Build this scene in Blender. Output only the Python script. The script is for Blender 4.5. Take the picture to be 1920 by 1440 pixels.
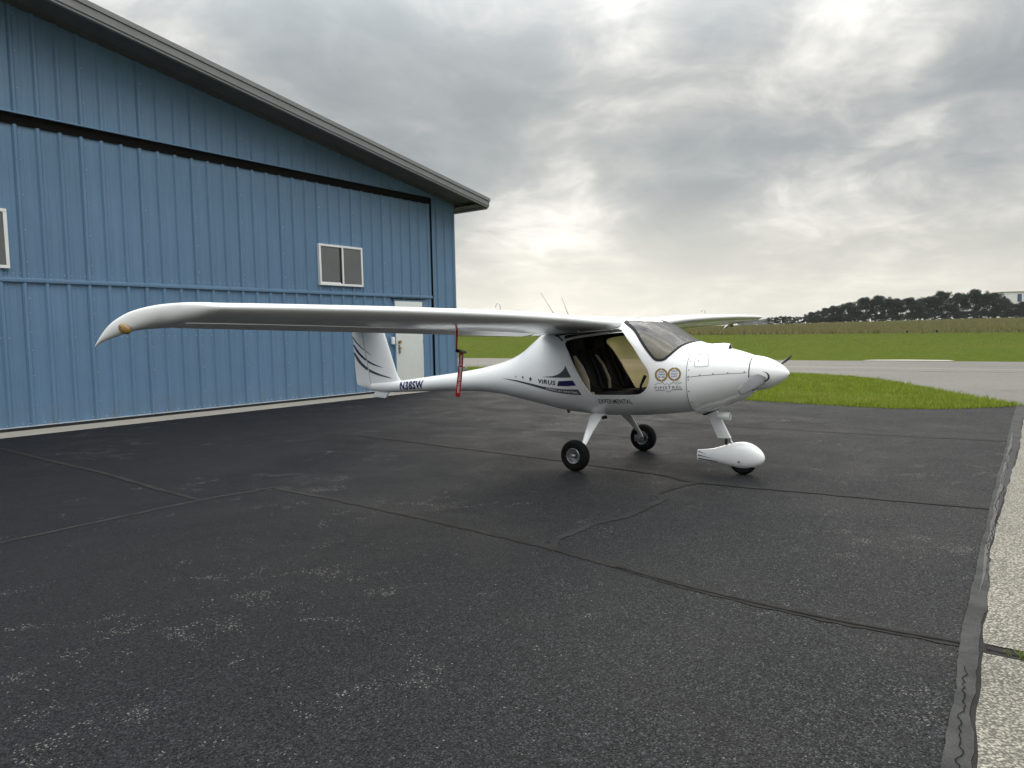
import bpy, bmesh, math, random
import numpy as np
from mathutils import Vector, Matrix
from mathutils.bvhtree import BVHTree

random.seed(7)
rng = np.random.default_rng(11)
S = bpy.context.scene
C = S.collection
for _o in list(bpy.data.objects):
    bpy.data.objects.remove(_o)
R = math.radians

# ------------------------------------------------------------------ camera
cam_d = bpy.data.cameras.new('camera')
cam = bpy.data.objects.new('camera', cam_d)
C.objects.link(cam)
cam_d.sensor_fit = 'HORIZONTAL'
cam_d.sensor_width = 36.0
cam_d.lens = 36.0 * 1335.5 / 1920.0
cam_d.clip_start = 0.05
cam_d.clip_end = 6000
PITCH, ROLL, CAMH = 0.0708, 0.0194, 1.533
_f = Vector((0, math.cos(PITCH), -math.sin(PITCH)))
_r0 = Vector((1, 0, 0))
_d0 = Vector((0, -math.sin(PITCH), -math.cos(PITCH)))
_r = math.cos(ROLL) * _r0 + math.sin(ROLL) * _d0
_d = -math.sin(ROLL) * _r0 + math.cos(ROLL) * _d0
_m = Matrix((_r, -_d, -_f)).transposed().to_4x4()
_m.translation = Vector((0, 0, CAMH))
cam.matrix_world = _m
S.camera = cam

# ------------------------------------------------------------------ colour management
S.view_settings.view_transform = 'Standard'
S.view_settings.look = 'None'
S.view_settings.exposure = 0.0
S.view_settings.gamma = 1.0
S.view_settings.use_curve_mapping = False

# ------------------------------------------------------------------ node helper
class NT:
    def __init__(self, tree):
        self.t = tree; self.n = tree.nodes; self.l = tree.links
    def node(self, kind, **kw):
        nd = self.n.new(kind)
        for k, v in kw.items():
            if k.startswith('i_'):
                nd.inputs[k[2:].replace('_', ' ')].default_value = v
            else:
                setattr(nd, k, v)
        return nd
    def put(self, sock, v):
        if hasattr(v, 'is_output') or hasattr(v, 'links'):
            self.l.new(v, sock)
        else:
            sock.default_value = v
    def math(self, op, a, b=None, c=None, clamp=False):
        nd = self.n.new('ShaderNodeMath'); nd.operation = op; nd.use_clamp = clamp
        self.put(nd.inputs[0], a)
        if b is not None: self.put(nd.inputs[1], b)
        if c is not None: self.put(nd.inputs[2], c)
        return nd.outputs[0]
    def vmath(self, op, a, b=None, scale=None):
        nd = self.n.new('ShaderNodeVectorMath'); nd.operation = op
        self.put(nd.inputs[0], a)
        if b is not None: self.put(nd.inputs[1], b)
        if scale is not None: self.put(nd.inputs['Scale'], scale)
        return nd
    def mix(self, fac, a, b, blend='MIX'):
        nd = self.n.new('ShaderNodeMix'); nd.data_type = 'RGBA'; nd.blend_type = blend
        self.put(nd.inputs[0], fac); self.put(nd.inputs[6], a); self.put(nd.inputs[7], b)
        return nd.outputs[2]
    def ramp(self, fac, stops, interp='EASE'):
        nd = self.n.new('ShaderNodeValToRGB'); cr = nd.color_ramp; cr.interpolation = interp
        while len(cr.elements) < len(stops): cr.elements.new(0.5)
        for e, (p, c) in zip(cr.elements, stops):
            e.position = p; e.color = (c, c, c, 1) if not hasattr(c, '__len__') else (*c[:3], 1)
        self.put(nd.inputs[0], fac)
        return nd.outputs[0]
    def mrange(self, v, a, b, c=0., d=1., smooth=True):
        nd = self.n.new('ShaderNodeMapRange')
        nd.interpolation_type = 'SMOOTHSTEP' if smooth else 'LINEAR'
        self.put(nd.inputs[0], v)
        for i, q in enumerate((a, b, c, d)): nd.inputs[i + 1].default_value = q
        return nd.outputs[0]
    def noise(self, vec, scale, detail=4., rough=.5, dist=0.):
        nd = self.n.new('ShaderNodeTexNoise')
        if vec is not None: self.l.new(vec, nd.inputs['Vector'])
        nd.inputs['Scale'].default_value = scale; nd.inputs['Detail'].default_value = detail
        nd.inputs['Roughness'].default_value = rough; nd.inputs['Distortion'].default_value = dist
        return nd.outputs[0]

# ------------------------------------------------------------------ world : overcast sky with gaps
SUN_EL, SUN_AZ = R(24), R(9)           # behind cloud, ahead and a little right of the camera
W = bpy.data.worlds.new('World'); S.world = W; W.use_nodes = True
wn = NT(W.node_tree); wn.n.clear()
tc = wn.node('ShaderNodeTexCoord')
dirv = wn.vmath('NORMALIZE', tc.outputs['Generated']).outputs[0]
sep = wn.node('ShaderNodeSeparateXYZ'); wn.l.new(dirv, sep.inputs[0])
X_, Y_, Z_ = sep.outputs
zc = wn.math('MAXIMUM', Z_, 0.0)
inv = wn.math('DIVIDE', 1.0, wn.math('ADD', zc, 0.30))
comb = wn.node('ShaderNodeCombineXYZ')
wn.l.new(wn.math('MULTIPLY', X_, inv), comb.inputs[0]); wn.l.new(wn.math('MULTIPLY', Y_, inv), comb.inputs[1])
pv = wn.vmath('ADD', comb.outputs[0], (3.1, 7.45, 0.0)).outputs[0]
nA = wn.noise(pv, 1.75, 9., 0.55, 0.45)
nB = wn.noise(wn.vmath('ADD', pv, (11.3, 4.2, 2.0)).outputs[0], 5.2, 9., 0.60, 0.6)
nC = wn.noise(wn.vmath('ADD', pv, (1.3, 9.2, 5.0)).outputs[0], 0.7, 3., 0.5, 0.0)
thin = wn.math('ADD', wn.math('ADD', wn.math('MULTIPLY', nA, 0.78), wn.math('ADD', wn.math('MULTIPLY', nB, 0.36), wn.math('MULTIPLY', nC, 0.10))), -0.115)
def px_dir(px, py):
    v = _r * ((px - 960) / 1335.5) + _d * ((py - 720) / 1335.5) + _f
    return v.normalized()
def lobe(px, py, width_deg, gain):
    d = px_dir(px, py)
    dt = wn.vmath('DOT_PRODUCT', dirv, tuple(d)).outputs['Value']
    k = 1.0 / (1 - math.cos(R(width_deg)))
    e = wn.math('EXPONENT', wn.math('MULTIPLY', wn.math('SUBTRACT', dt, 1.0), k))
    return wn.math('MULTIPLY', e, gain)
# thinner and thicker parts of the cloud layer
for l in ((1165, 45, 3.6, .16), (1545, 38, 3.2, .17), (1690, 120, 3.0, .13), (1000, 470, 4.2, .12), (1480, 390, 3.2, .06),
          (1060, 300, 3.0, .07), (1290, 415, 3.6, -.10), (1330, 170, 7.0, -.07), (1130, 430, 3.0, .06), (960, 410, 2.6, .08), (1420, 455, 3., .05), (680, 110, 9., -.20), (1780, 300, 6., -.08), (960, 190, 5., -.06)):
    thin = wn.math('ADD', thin, lobe(*l))
thin = wn.math('ADD', wn.math('MULTIPLY', wn.math('SUBTRACT', thin, .50), 1.22), .520)
bright = wn.ramp(thin, [(0.30, (.345, .375, .395)), (0.42, (.40, .43, .445)), (0.52, (.50, .515, .515)), (0.62, (.68, .68, .66)), (0.76, (.98, .965, .91))], 'LINEAR')
# hazy, warm horizon in front, where the sun stands behind the cloud
hz = wn.mrange(zc, 0.0, 0.21, 1.0, 0.0)
sunside = wn.mrange(wn.vmath('DOT_PRODUCT', dirv, tuple(px_dir(1150, 600))).outputs['Value'], 0.45, 1.0, 0.0, 1.0)
hcol = wn.mix(sunside, (.66, .655, .60, 1), (.93, .885, .76, 1))
cloud = wn.mix(wn.math('MULTIPLY', hz, 0.74), bright, hcol)
glow = wn.math('ADD', lobe(1090, 505, 9., .11), lobe(1090, 430, 20., .05))
gcol = wn.vmath('SCALE', (1.0, .92, .76), scale=glow).outputs[0]
cloud = wn.mix(1.0, cloud, gcol, 'ADD')
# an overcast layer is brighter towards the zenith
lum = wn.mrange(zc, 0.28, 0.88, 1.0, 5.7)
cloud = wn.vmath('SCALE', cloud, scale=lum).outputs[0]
sky = wn.node('ShaderNodeTexSky')
sky.sky_type = 'NISHITA'; sky.sun_disc = False; sky.sun_elevation = SUN_EL; sky.sun_rotation = SUN_AZ
bg1 = wn.node('ShaderNodeBackground'); wn.l.new(sky.outputs[0], bg1.inputs[0]); bg1.inputs[1].default_value = 0.10
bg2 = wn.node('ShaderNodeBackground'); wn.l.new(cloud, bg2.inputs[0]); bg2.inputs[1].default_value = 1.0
gap = wn.mrange(wn.math('ADD', thin, lobe(1655, 8, 2.2, .22)), 1.02, 1.22, 0.0, 0.75)
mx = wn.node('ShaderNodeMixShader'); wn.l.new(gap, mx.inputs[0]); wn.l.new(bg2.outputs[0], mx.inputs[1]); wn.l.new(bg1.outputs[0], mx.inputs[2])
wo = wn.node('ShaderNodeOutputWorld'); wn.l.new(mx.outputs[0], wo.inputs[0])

sun_d = bpy.data.lights.new('sun', 'SUN'); sun_d.energy = 1.2; sun_d.angle = R(22); sun_d.color = (1.0, .93, .82)
sun = bpy.data.objects.new('sun', sun_d); C.objects.link(sun)
_sd = Vector((math.sin(SUN_AZ) * math.cos(SUN_EL), math.cos(SUN_AZ) * math.cos(SUN_EL), math.sin(SUN_EL)))
sun.rotation_euler = _sd.to_track_quat('Z', 'Y').to_euler()

# ------------------------------------------------------------------ materials
def mat(name, col, rough=.5, spec=.5, metal=0., coat=0., build=None):
    m = bpy.data.materials.new(name); m.use_nodes = True
    nt = NT(m.node_tree); b = nt.n['Principled BSDF']
    b.inputs['Base Color'].default_value = (*col, 1); b.inputs['Roughness'].default_value = rough
    b.inputs['Specular IOR Level'].default_value = spec; b.inputs['Metallic'].default_value = metal
    b.inputs['Coat Weight'].default_value = coat; b.inputs['Coat Roughness'].default_value = .06
    if build: build(nt, b)
    return m
def objco(nt):
    return nt.node('ShaderNodeTexCoord').outputs['Object']
def geopos(nt):
    return nt.node('ShaderNodeNewGeometry').outputs['Position']
def vary(scale, amt, stretch=(1, 1, 1), rough_amt=0., bump=0., bscale=200.):
    def f(nt, b):
        p = nt.vmath('MULTIPLY', objco(nt), stretch).outputs[0]
        n = nt.noise(p, scale, 5., .6)
        col = tuple(b.inputs['Base Color'].default_value)
        k = nt.mrange(n, .25, .75, 1 - amt, 1 + amt, False)
        c = nt.vmath('SCALE', col[:3], scale=k).outputs[0]
        nt.l.new(c, b.inputs['Base Color'])
        if rough_amt:
            r = b.inputs['Roughness'].default_value
            nt.l.new(nt.mrange(n, .25, .75, r - rough_amt, r + rough_amt, False), b.inputs['Roughness'])
        if bump:
            bp = nt.node('ShaderNodeBump'); bp.inputs['Strength'].default_value = bump; bp.inputs['Distance'].default_value = .01
            nt.l.new(nt.noise(objco(nt), bscale, 3.), bp.inputs['Height']); nt.l.new(bp.outputs[0], b.inputs['Normal'])
    return f
M = {}
M['paint'] = mat('white_gelcoat', (.80, .805, .81), .22, .5, coat=.35, build=vary(3., .025, rough_amt=.05))
M['white'] = mat('white_metal_trim', (.74, .745, .75), .35, .5, build=vary(6., .05))
M['inside'] = mat('dark_cabin_lining', (.006, .006, .0065), .8, .2, build=vary(20., .2))
M['black'] = mat('black_rubber', (.012, .012, .013), .7, .3, build=vary(30., .15))
M['tyre'] = mat('tyre_rubber', (.0055, .0055, .006), .9, .15, build=vary(25., .3, bump=.15, bscale=120.))
M['seam'] = mat('panel_gap_grey', (.16, .16, .17), .7, .2)
M['grey'] = mat('dark_grey_decal', (.060, .070, .080), .4, .4)
M['navy'] = mat('navy_decal', (.012, .012, .085), .4, .4)
M['blackdecal'] = mat('black_decal', (.012, .012, .018), .4, .4)
M['gold'] = mat('gold_decal', (.27, .18, .055), .5, .4, build=vary(160., .35))
M['bluetext'] = mat('blue_decal', (.02, .06, .22), .4, .4)
M['decalwhite'] = mat('pale_decal', (.82, .83, .86), .4, .4)
M['alu'] = mat('brushed_aluminium', (.40, .40, .41), .35, .5, metal=.85, build=vary(40., .1))
M['blade'] = mat('grey_blade_finish', (.085, .085, .09), .5, .25, coat=0., build=vary(15., .12))
M['steel'] = mat('dull_steel', (.22, .22, .23), .45, .5, metal=.6, build=vary(30., .15))
M['seatblack'] = mat('black_upholstery', (.009, .009, .010), .75, .25, build=vary(25., .2))
M['cream'] = mat('cream_upholstery', (.46, .40, .31), .7, .3, build=vary(18., .06))
M['red'] = mat('red_ribbon', (.40, .010, .018), .65, .3, build=vary(30., .15, bump=.2, bscale=400.))
M['amber'] = mat('amber_lens', (.22, .135, .035), .12, .6, build=vary(90., .5))
M['lens'] = mat('lamp_lens', (.35, .35, .36), .1, .6)
def glassmat(name, tint, spec=.10, rough=.03):
    m = bpy.data.materials.new(name); m.use_nodes = True; nt = NT(m.node_tree); nt.n.clear()
    tr = nt.node('ShaderNodeBsdfTransparent'); tr.inputs[0].default_value = (*tint, 1)
    gl = nt.node('ShaderNodeBsdfGlossy'); gl.inputs['Roughness'].default_value = rough
    lw = nt.node('ShaderNodeFresnel'); lw.inputs[0].default_value = 1.45
    k = nt.math('ADD', nt.math('MULTIPLY', lw.outputs[0], .85), spec * .2, clamp=True)
    mxs = nt.node('ShaderNodeMixShader'); nt.l.new(k, mxs.inputs[0]); nt.l.new(tr.outputs[0], mxs.inputs[1]); nt.l.new(gl.outputs[0], mxs.inputs[2])
    o = nt.node('ShaderNodeOutputMaterial'); nt.l.new(mxs.outputs[0], o.inputs[0])
    return m
M['glass'] = glassmat('tinted_acrylic', (.56, .545, .54))
M['doorglass'] = glassmat('bronze_acrylic', (.80, .66, .46))
def milky(name, tint, body, fac):
    m = glassmat(name, tint); nt = NT(m.node_tree); out = [q for q in nt.n if q.type == 'OUTPUT_MATERIAL'][0]; src = out.inputs[0].links[0].from_socket
    tl = nt.node('ShaderNodeBsdfTranslucent'); tl.inputs[0].default_value = (*body, 1)
    mxs = nt.node('ShaderNodeMixShader'); mxs.inputs[0].default_value = fac
    nt.l.new(src, mxs.inputs[1]); nt.l.new(tl.outputs[0], mxs.inputs[2]); nt.l.new(mxs.outputs[0], out.inputs[0]); return m
M['doorglass'] = milky('bronze_acrylic_sheet', (.90, .84, .70), (.84, .75, .58), .44)
M['smoke'] = glassmat('smoked_acrylic', (.05, .05, .05))

def siding(nt, b):
    p = objco(nt)
    n1 = nt.noise(nt.vmath('MULTIPLY', p, (9., 1., .35)).outputs[0], 2.2, 5., .65)
    n2 = nt.noise(p, .7, 4., .6)
    k = nt.math('MULTIPLY', nt.mrange(n1, .25, .75, .90, 1.10, False), nt.mrange(n2, .3, .7, .93, 1.07, False))
    c = nt.vmath('SCALE', (.104, .192, .305), scale=k).outputs[0]
    # pale chalking and rain streaks
    st = nt.mrange(nt.noise(nt.vmath('MULTIPLY', p, (16., 1., .5)).outputs[0], 1.6, 6., .7), .60, .80, 0., .10)
    c2 = nt.mix(st, c, (.25, .32, .38, 1))
    oi = nt.node('ShaderNodeObjectInfo'); c2 = nt.vmath('SCALE', c2, scale=nt.mrange(oi.outputs['Random'], 0., 1., .955, 1.045, False)).outputs[0]
    sz_ = nt.node('ShaderNodeSeparateXYZ'); nt.l.new(p, sz_.inputs[0])
    dirt = nt.math('MULTIPLY', nt.mrange(sz_.outputs[2], .08, .55, .38, 0.), nt.mrange(nt.noise(p, 4., 5., .65), .35, .70, .1, 1.))
    c2 = nt.mix(dirt, c2, (.14, .135, .115, 1))
    nt.l.new(c2, b.inputs['Base Color'])
    nt.l.new(nt.mrange(n2, .3, .7, .36, .52, False), b.inputs['Roughness'])
    bp = nt.node('ShaderNodeBump'); bp.inputs['Strength'].default_value = .22; bp.inputs['Distance'].default_value = .02
    nt.l.new(nt.noise(nt.vmath('MULTIPLY', p, (14., 1., .25)).outputs[0], 1.5, 2.), bp.inputs['Height']); nt.l.new(bp.outputs[0], b.inputs['Normal'])
M['siding'] = mat('blue_ribbed_steel', (.118, .228, .372), .45, .45, build=siding)
M['taupe'] = mat('taupe_trim', (.185, .186, .19), .5, .4, build=vary(2.5, .10, stretch=(1, 4, 4)))
M['roof'] = mat('taupe_roof_steel', (.13, .125, .122), .45, .45, build=vary(1.5, .10))
M['soffit'] = mat('brown_soffit', (.095, .090, .086), .6, .3, build=vary(3., .15))
M['track'] = mat('dark_bronze_track', (.006, .005, .005), .9, .08, build=vary(8., .2))
M['winglass'] = mat('grey_window_pane', (.115, .117, .12), .12, .5, build=vary(2., .08))
M['doorwhite'] = mat('white_steel_door', (.60, .62, .61), .45, .45, build=vary(4., .04))
M['brass'] = mat('brass_lock', (.35, .25, .10), .35, .5, metal=.8, build=vary(60., .3))
M['screw'] = mat('galvanised_screw', (.50, .56, .62), .3, .6, metal=.4)

def asphalt(nt, b):
    p = geopos(nt)
    v = nt.node('ShaderNodeTexVoronoi'); v.inputs['Scale'].default_value = 130.; nt.l.new(p, v.inputs['Vector'])
    v2 = nt.node('ShaderNodeTexVoronoi'); v2.inputs['Scale'].default_value = 105.; nt.l.new(nt.vmath('ADD', p, (5., 3., 0.)).outputs[0], v2.inputs['Vector'])
    sepc = nt.node('ShaderNodeSeparateColor'); nt.l.new(v.outputs['Color'], sepc.inputs[0])
    sepd = nt.node('ShaderNodeSeparateColor'); nt.l.new(v2.outputs['Color'], sepd.inputs[0])
    big = nt.noise(p, .22, 5., .55); mid = nt.noise(p, 1.1, 7., .62, .5)
    sxyz = nt.node('ShaderNodeSeparateXYZ'); nt.l.new(p, sxyz.inputs[0])
    # darker and bluish near the hangar; paler and greyer towards the slab and the far edge
    vv = nt.math('ADD', nt.math('MULTIPLY', sxyz.outputs[0], .80), nt.math('MULTIPLY', sxyz.outputs[1], -.60))
    dry = nt.math('ADD', nt.mrange(vv, -7.5, .2, 0., 1.), nt.math('MULTIPLY', nt.math('SUBTRACT', big, .5), 1.1), clamp=True)
    base = nt.mix(dry, (.0088, .0094, .0122, 1), (.0178, .0181, .0192, 1))
    base = nt.vmath('SCALE', base, scale=nt.mrange(mid, .25, .75, .78, 1.22, False)).outputs[0]
    # individual stones: most of them tarred, a few greyer
    st = nt.math('ADD', nt.mrange(sepc.outputs[0], 0., 1., .20, 1.55, False), nt.math('MULTIPLY', nt.mrange(sepc.outputs[1], .72, 1., 0., 2.6, False), nt.math('ADD', dry, .16)))
    base = nt.vmath('SCALE', base, scale=st).outputs[0]
    # pale stones laid bare in scuffed patches and streaks
    w1 = nt.noise(nt.vmath('ADD', p, (17., 5., 0.)).outputs[0], 2.9, 6., .58, .9)
    w2 = nt.noise(nt.vmath('ADD', p, (3., 31., 0.)).outputs[0], .45, 3., .5)
    rotm = nt.node('ShaderNodeMapping'); rotm.inputs['Rotation'].default_value = (0, 0, -.55); rotm.inputs['Scale'].default_value = (.8, 3.4, 1.); nt.l.new(p, rotm.inputs['Vector'])
    w3 = nt.noise(rotm.outputs[0], .9, 5., .6, .3)
    wear = nt.math('ADD', nt.math('MULTIPLY', w1, .62), nt.math('ADD', nt.math('MULTIPLY', w2, .30), nt.math('MULTIPLY', w3, .24)))
    w = nt.math('ADD', nt.mrange(wear, .625, .77, 0., .60), .0012)
    w = nt.math('ADD', w, nt.math('MULTIPLY', dry, .007))
    bare = nt.math('MULTIPLY', nt.math('LESS_THAN', sepd.outputs[0], w), nt.math('LESS_THAN', v2.outputs['Distance'], .48))
    stone = nt.mix(sepd.outputs[1], (.055, .053, .051, 1), (.22, .21, .195, 1))
    nt.l.new(nt.mix(bare, base, stone), b.inputs['Base Color'])
    nt.l.new(nt.mrange(mid, .3, .7, .66, .88, False), b.inputs['Roughness'])
    bp = nt.node('ShaderNodeBump'); bp.inputs['Strength'].default_value = 1.; bp.inputs['Distance'].default_value = .010
    h = nt.math('ADD', nt.math('MULTIPLY', v.outputs['Distance'], -1.), nt.math('MULTIPLY', sepc.outputs[2], .7))
    nt.l.new(h, bp.inputs['Height']); nt.l.new(bp.outputs[0], b.inputs['Normal'])
M['asphalt'] = mat('sealed_asphalt', (.035, .035, .037), .75, .18, build=asphalt)

def oldpave(nt, b):
    p = geopos(nt)
    n1 = nt.noise(nt.vmath('MULTIPLY', p, (1., 1., 1.)).outputs[0], .25, 6., .6, .4); n2 = nt.noise(p, 6., 5., .7)
    v = nt.node('ShaderNodeTexVoronoi'); v.inputs['Scale'].default_value = 70.; nt.l.new(p, v.inputs['Vector'])
    c = nt.mix(n1, (.105, .099, .090, 1), (.158, .148, .133, 1))
    c = nt.vmath('SCALE', c, scale=nt.mrange(n2, .25, .75, .82, 1.18, False)).outputs[0]
    c = nt.vmath('SCALE', c, scale=nt.mrange(v.outputs['Distance'], 0., .8, 1.25, .7, False)).outputs[0]
    stain = nt.mrange(nt.noise(nt.vmath('ADD', p, (4., 9., 0.)).outputs[0], .5, 5., .6, .6), .58, .70, 0., .45)
    c = nt.mix(stain, c, (.07, .068, .066, 1))
    nt.l.new(c, b.inputs['Base Color'])
M['oldpave'] = mat('weathered_taxiway', (.16, .15, .14), .85, .25, build=oldpave)

def slab(nt, b):
    p = geopos(nt)
    v = nt.node('ShaderNodeTexVoronoi'); v.inputs['Scale'].default_value = 85.; nt.l.new(p, v.inputs['Vector'])
    sc = nt.node('ShaderNodeSeparateColor'); nt.l.new(v.outputs['Color'], sc.inputs[0])
    n = nt.noise(p, 1.2, 6., .6)
    c = nt.mix(sc.outputs[0], (.115, .106, .088, 1), (.345, .322, .270, 1))
    c = nt.vmath('SCALE', c, scale=nt.mrange(n, .25, .75, .78, 1.15, False)).outputs[0]
    c = nt.mix(nt.mrange(v.outputs['Distance'], .38, .66, 0., .80), c, (.05, .047, .040, 1))
    nt.l.new(c, b.inputs['Base Color'])
    bp = nt.node('ShaderNodeBump'); bp.inputs['Strength'].default_value = .7; bp.inputs['Distance'].default_value = .005
    nt.l.new(nt.math('MULTIPLY', v.outputs['Distance'], -1.), bp.inputs['Height']); nt.l.new(bp.outputs[0], b.inputs['Normal'])
M['slab'] = mat('exposed_aggregate_concrete', (.33, .31, .27), .85, .25, build=slab)

def smoothconc(nt, b):
    p = geopos(nt); n = nt.noise(p, 1.1, 7., .65, .3); n2 = nt.noise(p, 25., 4., .6)
    c = nt.mix(n, (.22, .205, .175, 1), (.38, .355, .31, 1))
    c = nt.vmath('SCALE', c, scale=nt.mrange(n2, .25, .75, .88, 1.1, False)).outputs[0]
    nt.l.new(c, b.inputs['Base Color'])
M['conc'] = mat('broom_finished_concrete', (.36, .34, .30), .85, .25, build=smoothconc)

def tar(c0, c1):
    def f(nt, b):
        p = geopos(nt); n = nt.noise(p, 5., 6., .65, .4); n2 = nt.noise(p, 140., 4., .7)
        c = nt.mix(nt.mrange(n, .3, .7), (*c0, 1), (*c1, 1))
        c = nt.vmath('SCALE', c, scale=nt.mrange(n2, .25, .75, .55, 1.45, False)).outputs[0]
        nt.l.new(c, b.inputs['Base Color'])
        bp = nt.node('ShaderNodeBump'); bp.inputs['Strength'].default_value = .3; bp.inputs['Distance'].default_value = .004
        nt.l.new(n2, bp.inputs['Height']); nt.l.new(bp.outputs[0], b.inputs['Normal'])
    return f
M['tar'] = mat('crack_sealer', (.03, .028, .027), .85, .15, build=tar((.0105, .009, .0085), (.0205, .0195, .019)))
M['tarold'] = mat('worn_sealer_band', (.08, .08, .08), .85, .15, build=tar((.026, .026, .0265), (.050, .0495, .049)))
M['tar2'] = mat('weathered_sealer', (.12, .12, .12), .7, .3, build=tar((.040, .039, .0385), (.066, .065, .063)))
M['tarmid'] = mat('grey_crack_sealer', (.03, .03, .03), .85, .15, build=tar((.0115, .011, .011), (.025, .0245, .0245)))
M['crackdark'] = mat('open_crack', (.006, .006, .006), .9, .1, build=vary(30., .3))
M['paintline'] = mat('worn_line_paint', (.36, .34, .30), .8, .2, build=vary(8., .35))

def grass(dark, light, dry, scale=.35, trans=.35, name_up=True):
    def f(nt, b):
        p = geopos(nt)
        n = nt.noise(p, scale, 6., .62, .3); n2 = nt.noise(p, scale * 14, 3., .6)
        oi = nt.node('ShaderNodeAttribute'); oi.attribute_name = 'tone'
        c = nt.mix(nt.mrange(n2, .25, .75), (*dark, 1), (*light, 1))
        c = nt.mix(nt.mrange(n, .48, .72, 0., .55), c, (*dry, 1))
        c = nt.vmath('SCALE', c, scale=nt.mrange(oi.outputs['Fac'], 0., 1., .65, 1.35, False)).outputs[0]
        nt.l.new(c, b.inputs['Base Color'])
        b.inputs['Roughness'].default_value = .9
        if trans:      # blades shade as a soft mat rather than as single hard facets
            g = nt.node('ShaderNodeNewGeometry'); nn = nt.vmath('NORMALIZE', nt.vmath('ADD', nt.vmath('SCALE', g.outputs['Normal'], scale=.55).outputs[0], (0., 0., .8)).outputs[0]).outputs[0]
            if name_up: nt.l.new(nn, b.inputs['Normal'])
        if trans:
            tl = nt.node('ShaderNodeBsdfTranslucent'); nt.l.new(c, tl.inputs[0])
            mxs = nt.node('ShaderNodeMixShader'); mxs.inputs[0].default_value = trans
            out = nt.n['Material Output']
            nt.l.new(b.outputs[0], mxs.inputs[1]); nt.l.new(tl.outputs[0], mxs.inputs[2]); nt.l.new(mxs.outputs[0], out.inputs[0])
    return f
M['turf'] = mat('mown_turf_soil', (.07, .11, .025), .9, 0., build=grass((.060, .080, .012), (.095, .120, .020), (.12, .115, .03), .3, 0))
M['blades'] = mat('mown_grass_blades', (.09, .14, .03), .8, 0., build=grass((.115, .158, .018), (.20, .255, .038), (.25, .245, .07), .5, .30))
M['field'] = mat('field_grass', (.08, .12, .03), .8, 0., build=grass((.056, .076, .014), (.076, .096, .019), (.092, .094, .027), .10, 0))
M['fieldblades'] = mat('field_grass_tufts', (.08, .12, .03), 1., 0., build=grass((.078, .104, .018), (.108, .134, .026), (.125, .125, .036), .10, .10))
M['meadow'] = mat('dry_meadow', (.12, .10, .05), .9, 0., build=grass((.105, .100, .040), (.145, .135, .055), (.160, .120, .066), .05, 0))
M['meadowblades'] = mat('dry_meadow_stalks', (.12, .10, .05), 1., 0., build=grass((.110, .108, .042), (.155, .145, .060), (.170, .126, .070), .06, .10))
M['leaf'] = mat('tree_foliage', (.03, .045, .02), .65, .25, build=grass((.015, .023, .016), (.029, .039, .025), (.022, .025, .017), .3, .08, False))
M['bark'] = mat('tree_bark', (.05, .042, .034), .9, .15, build=vary(6., .3))

# ------------------------------------------------------------------ mesh helpers
def link(o, parent=None):
    C.objects.link(o)
    if parent is not None: o.parent = parent
    return o
def mesh(name, V, F, m=None, parent=None, smooth=False, mats=None, loc=None):
    me = bpy.data.meshes.new(name)
    me.from_pydata([tuple(map(float, v)) for v in V], [], [tuple(map(int, f)) for f in F])
    for q in (mats or ([m] if m else [])): me.materials.append(q)
    if smooth: me.polygons.foreach_set('use_smooth', [True] * len(me.polygons))
    me.update()
    o = bpy.data.objects.new(name, me)
    if loc is not None: o.location = loc
    return link(o, parent)
def empty(name, loc=(0, 0, 0), rz=0.):
    o = bpy.data.objects.new(name, None); o.location = loc; o.rotation_euler = (0, 0, rz); o.empty_display_size = .2
    return link(o)
def tag(o, label=None, cat=None, group=None, kind=None):
    if label: o['label'] = label
    if cat: o['category'] = cat
    if group: o['group'] = group
    if kind: o['kind'] = kind
    return o
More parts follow.
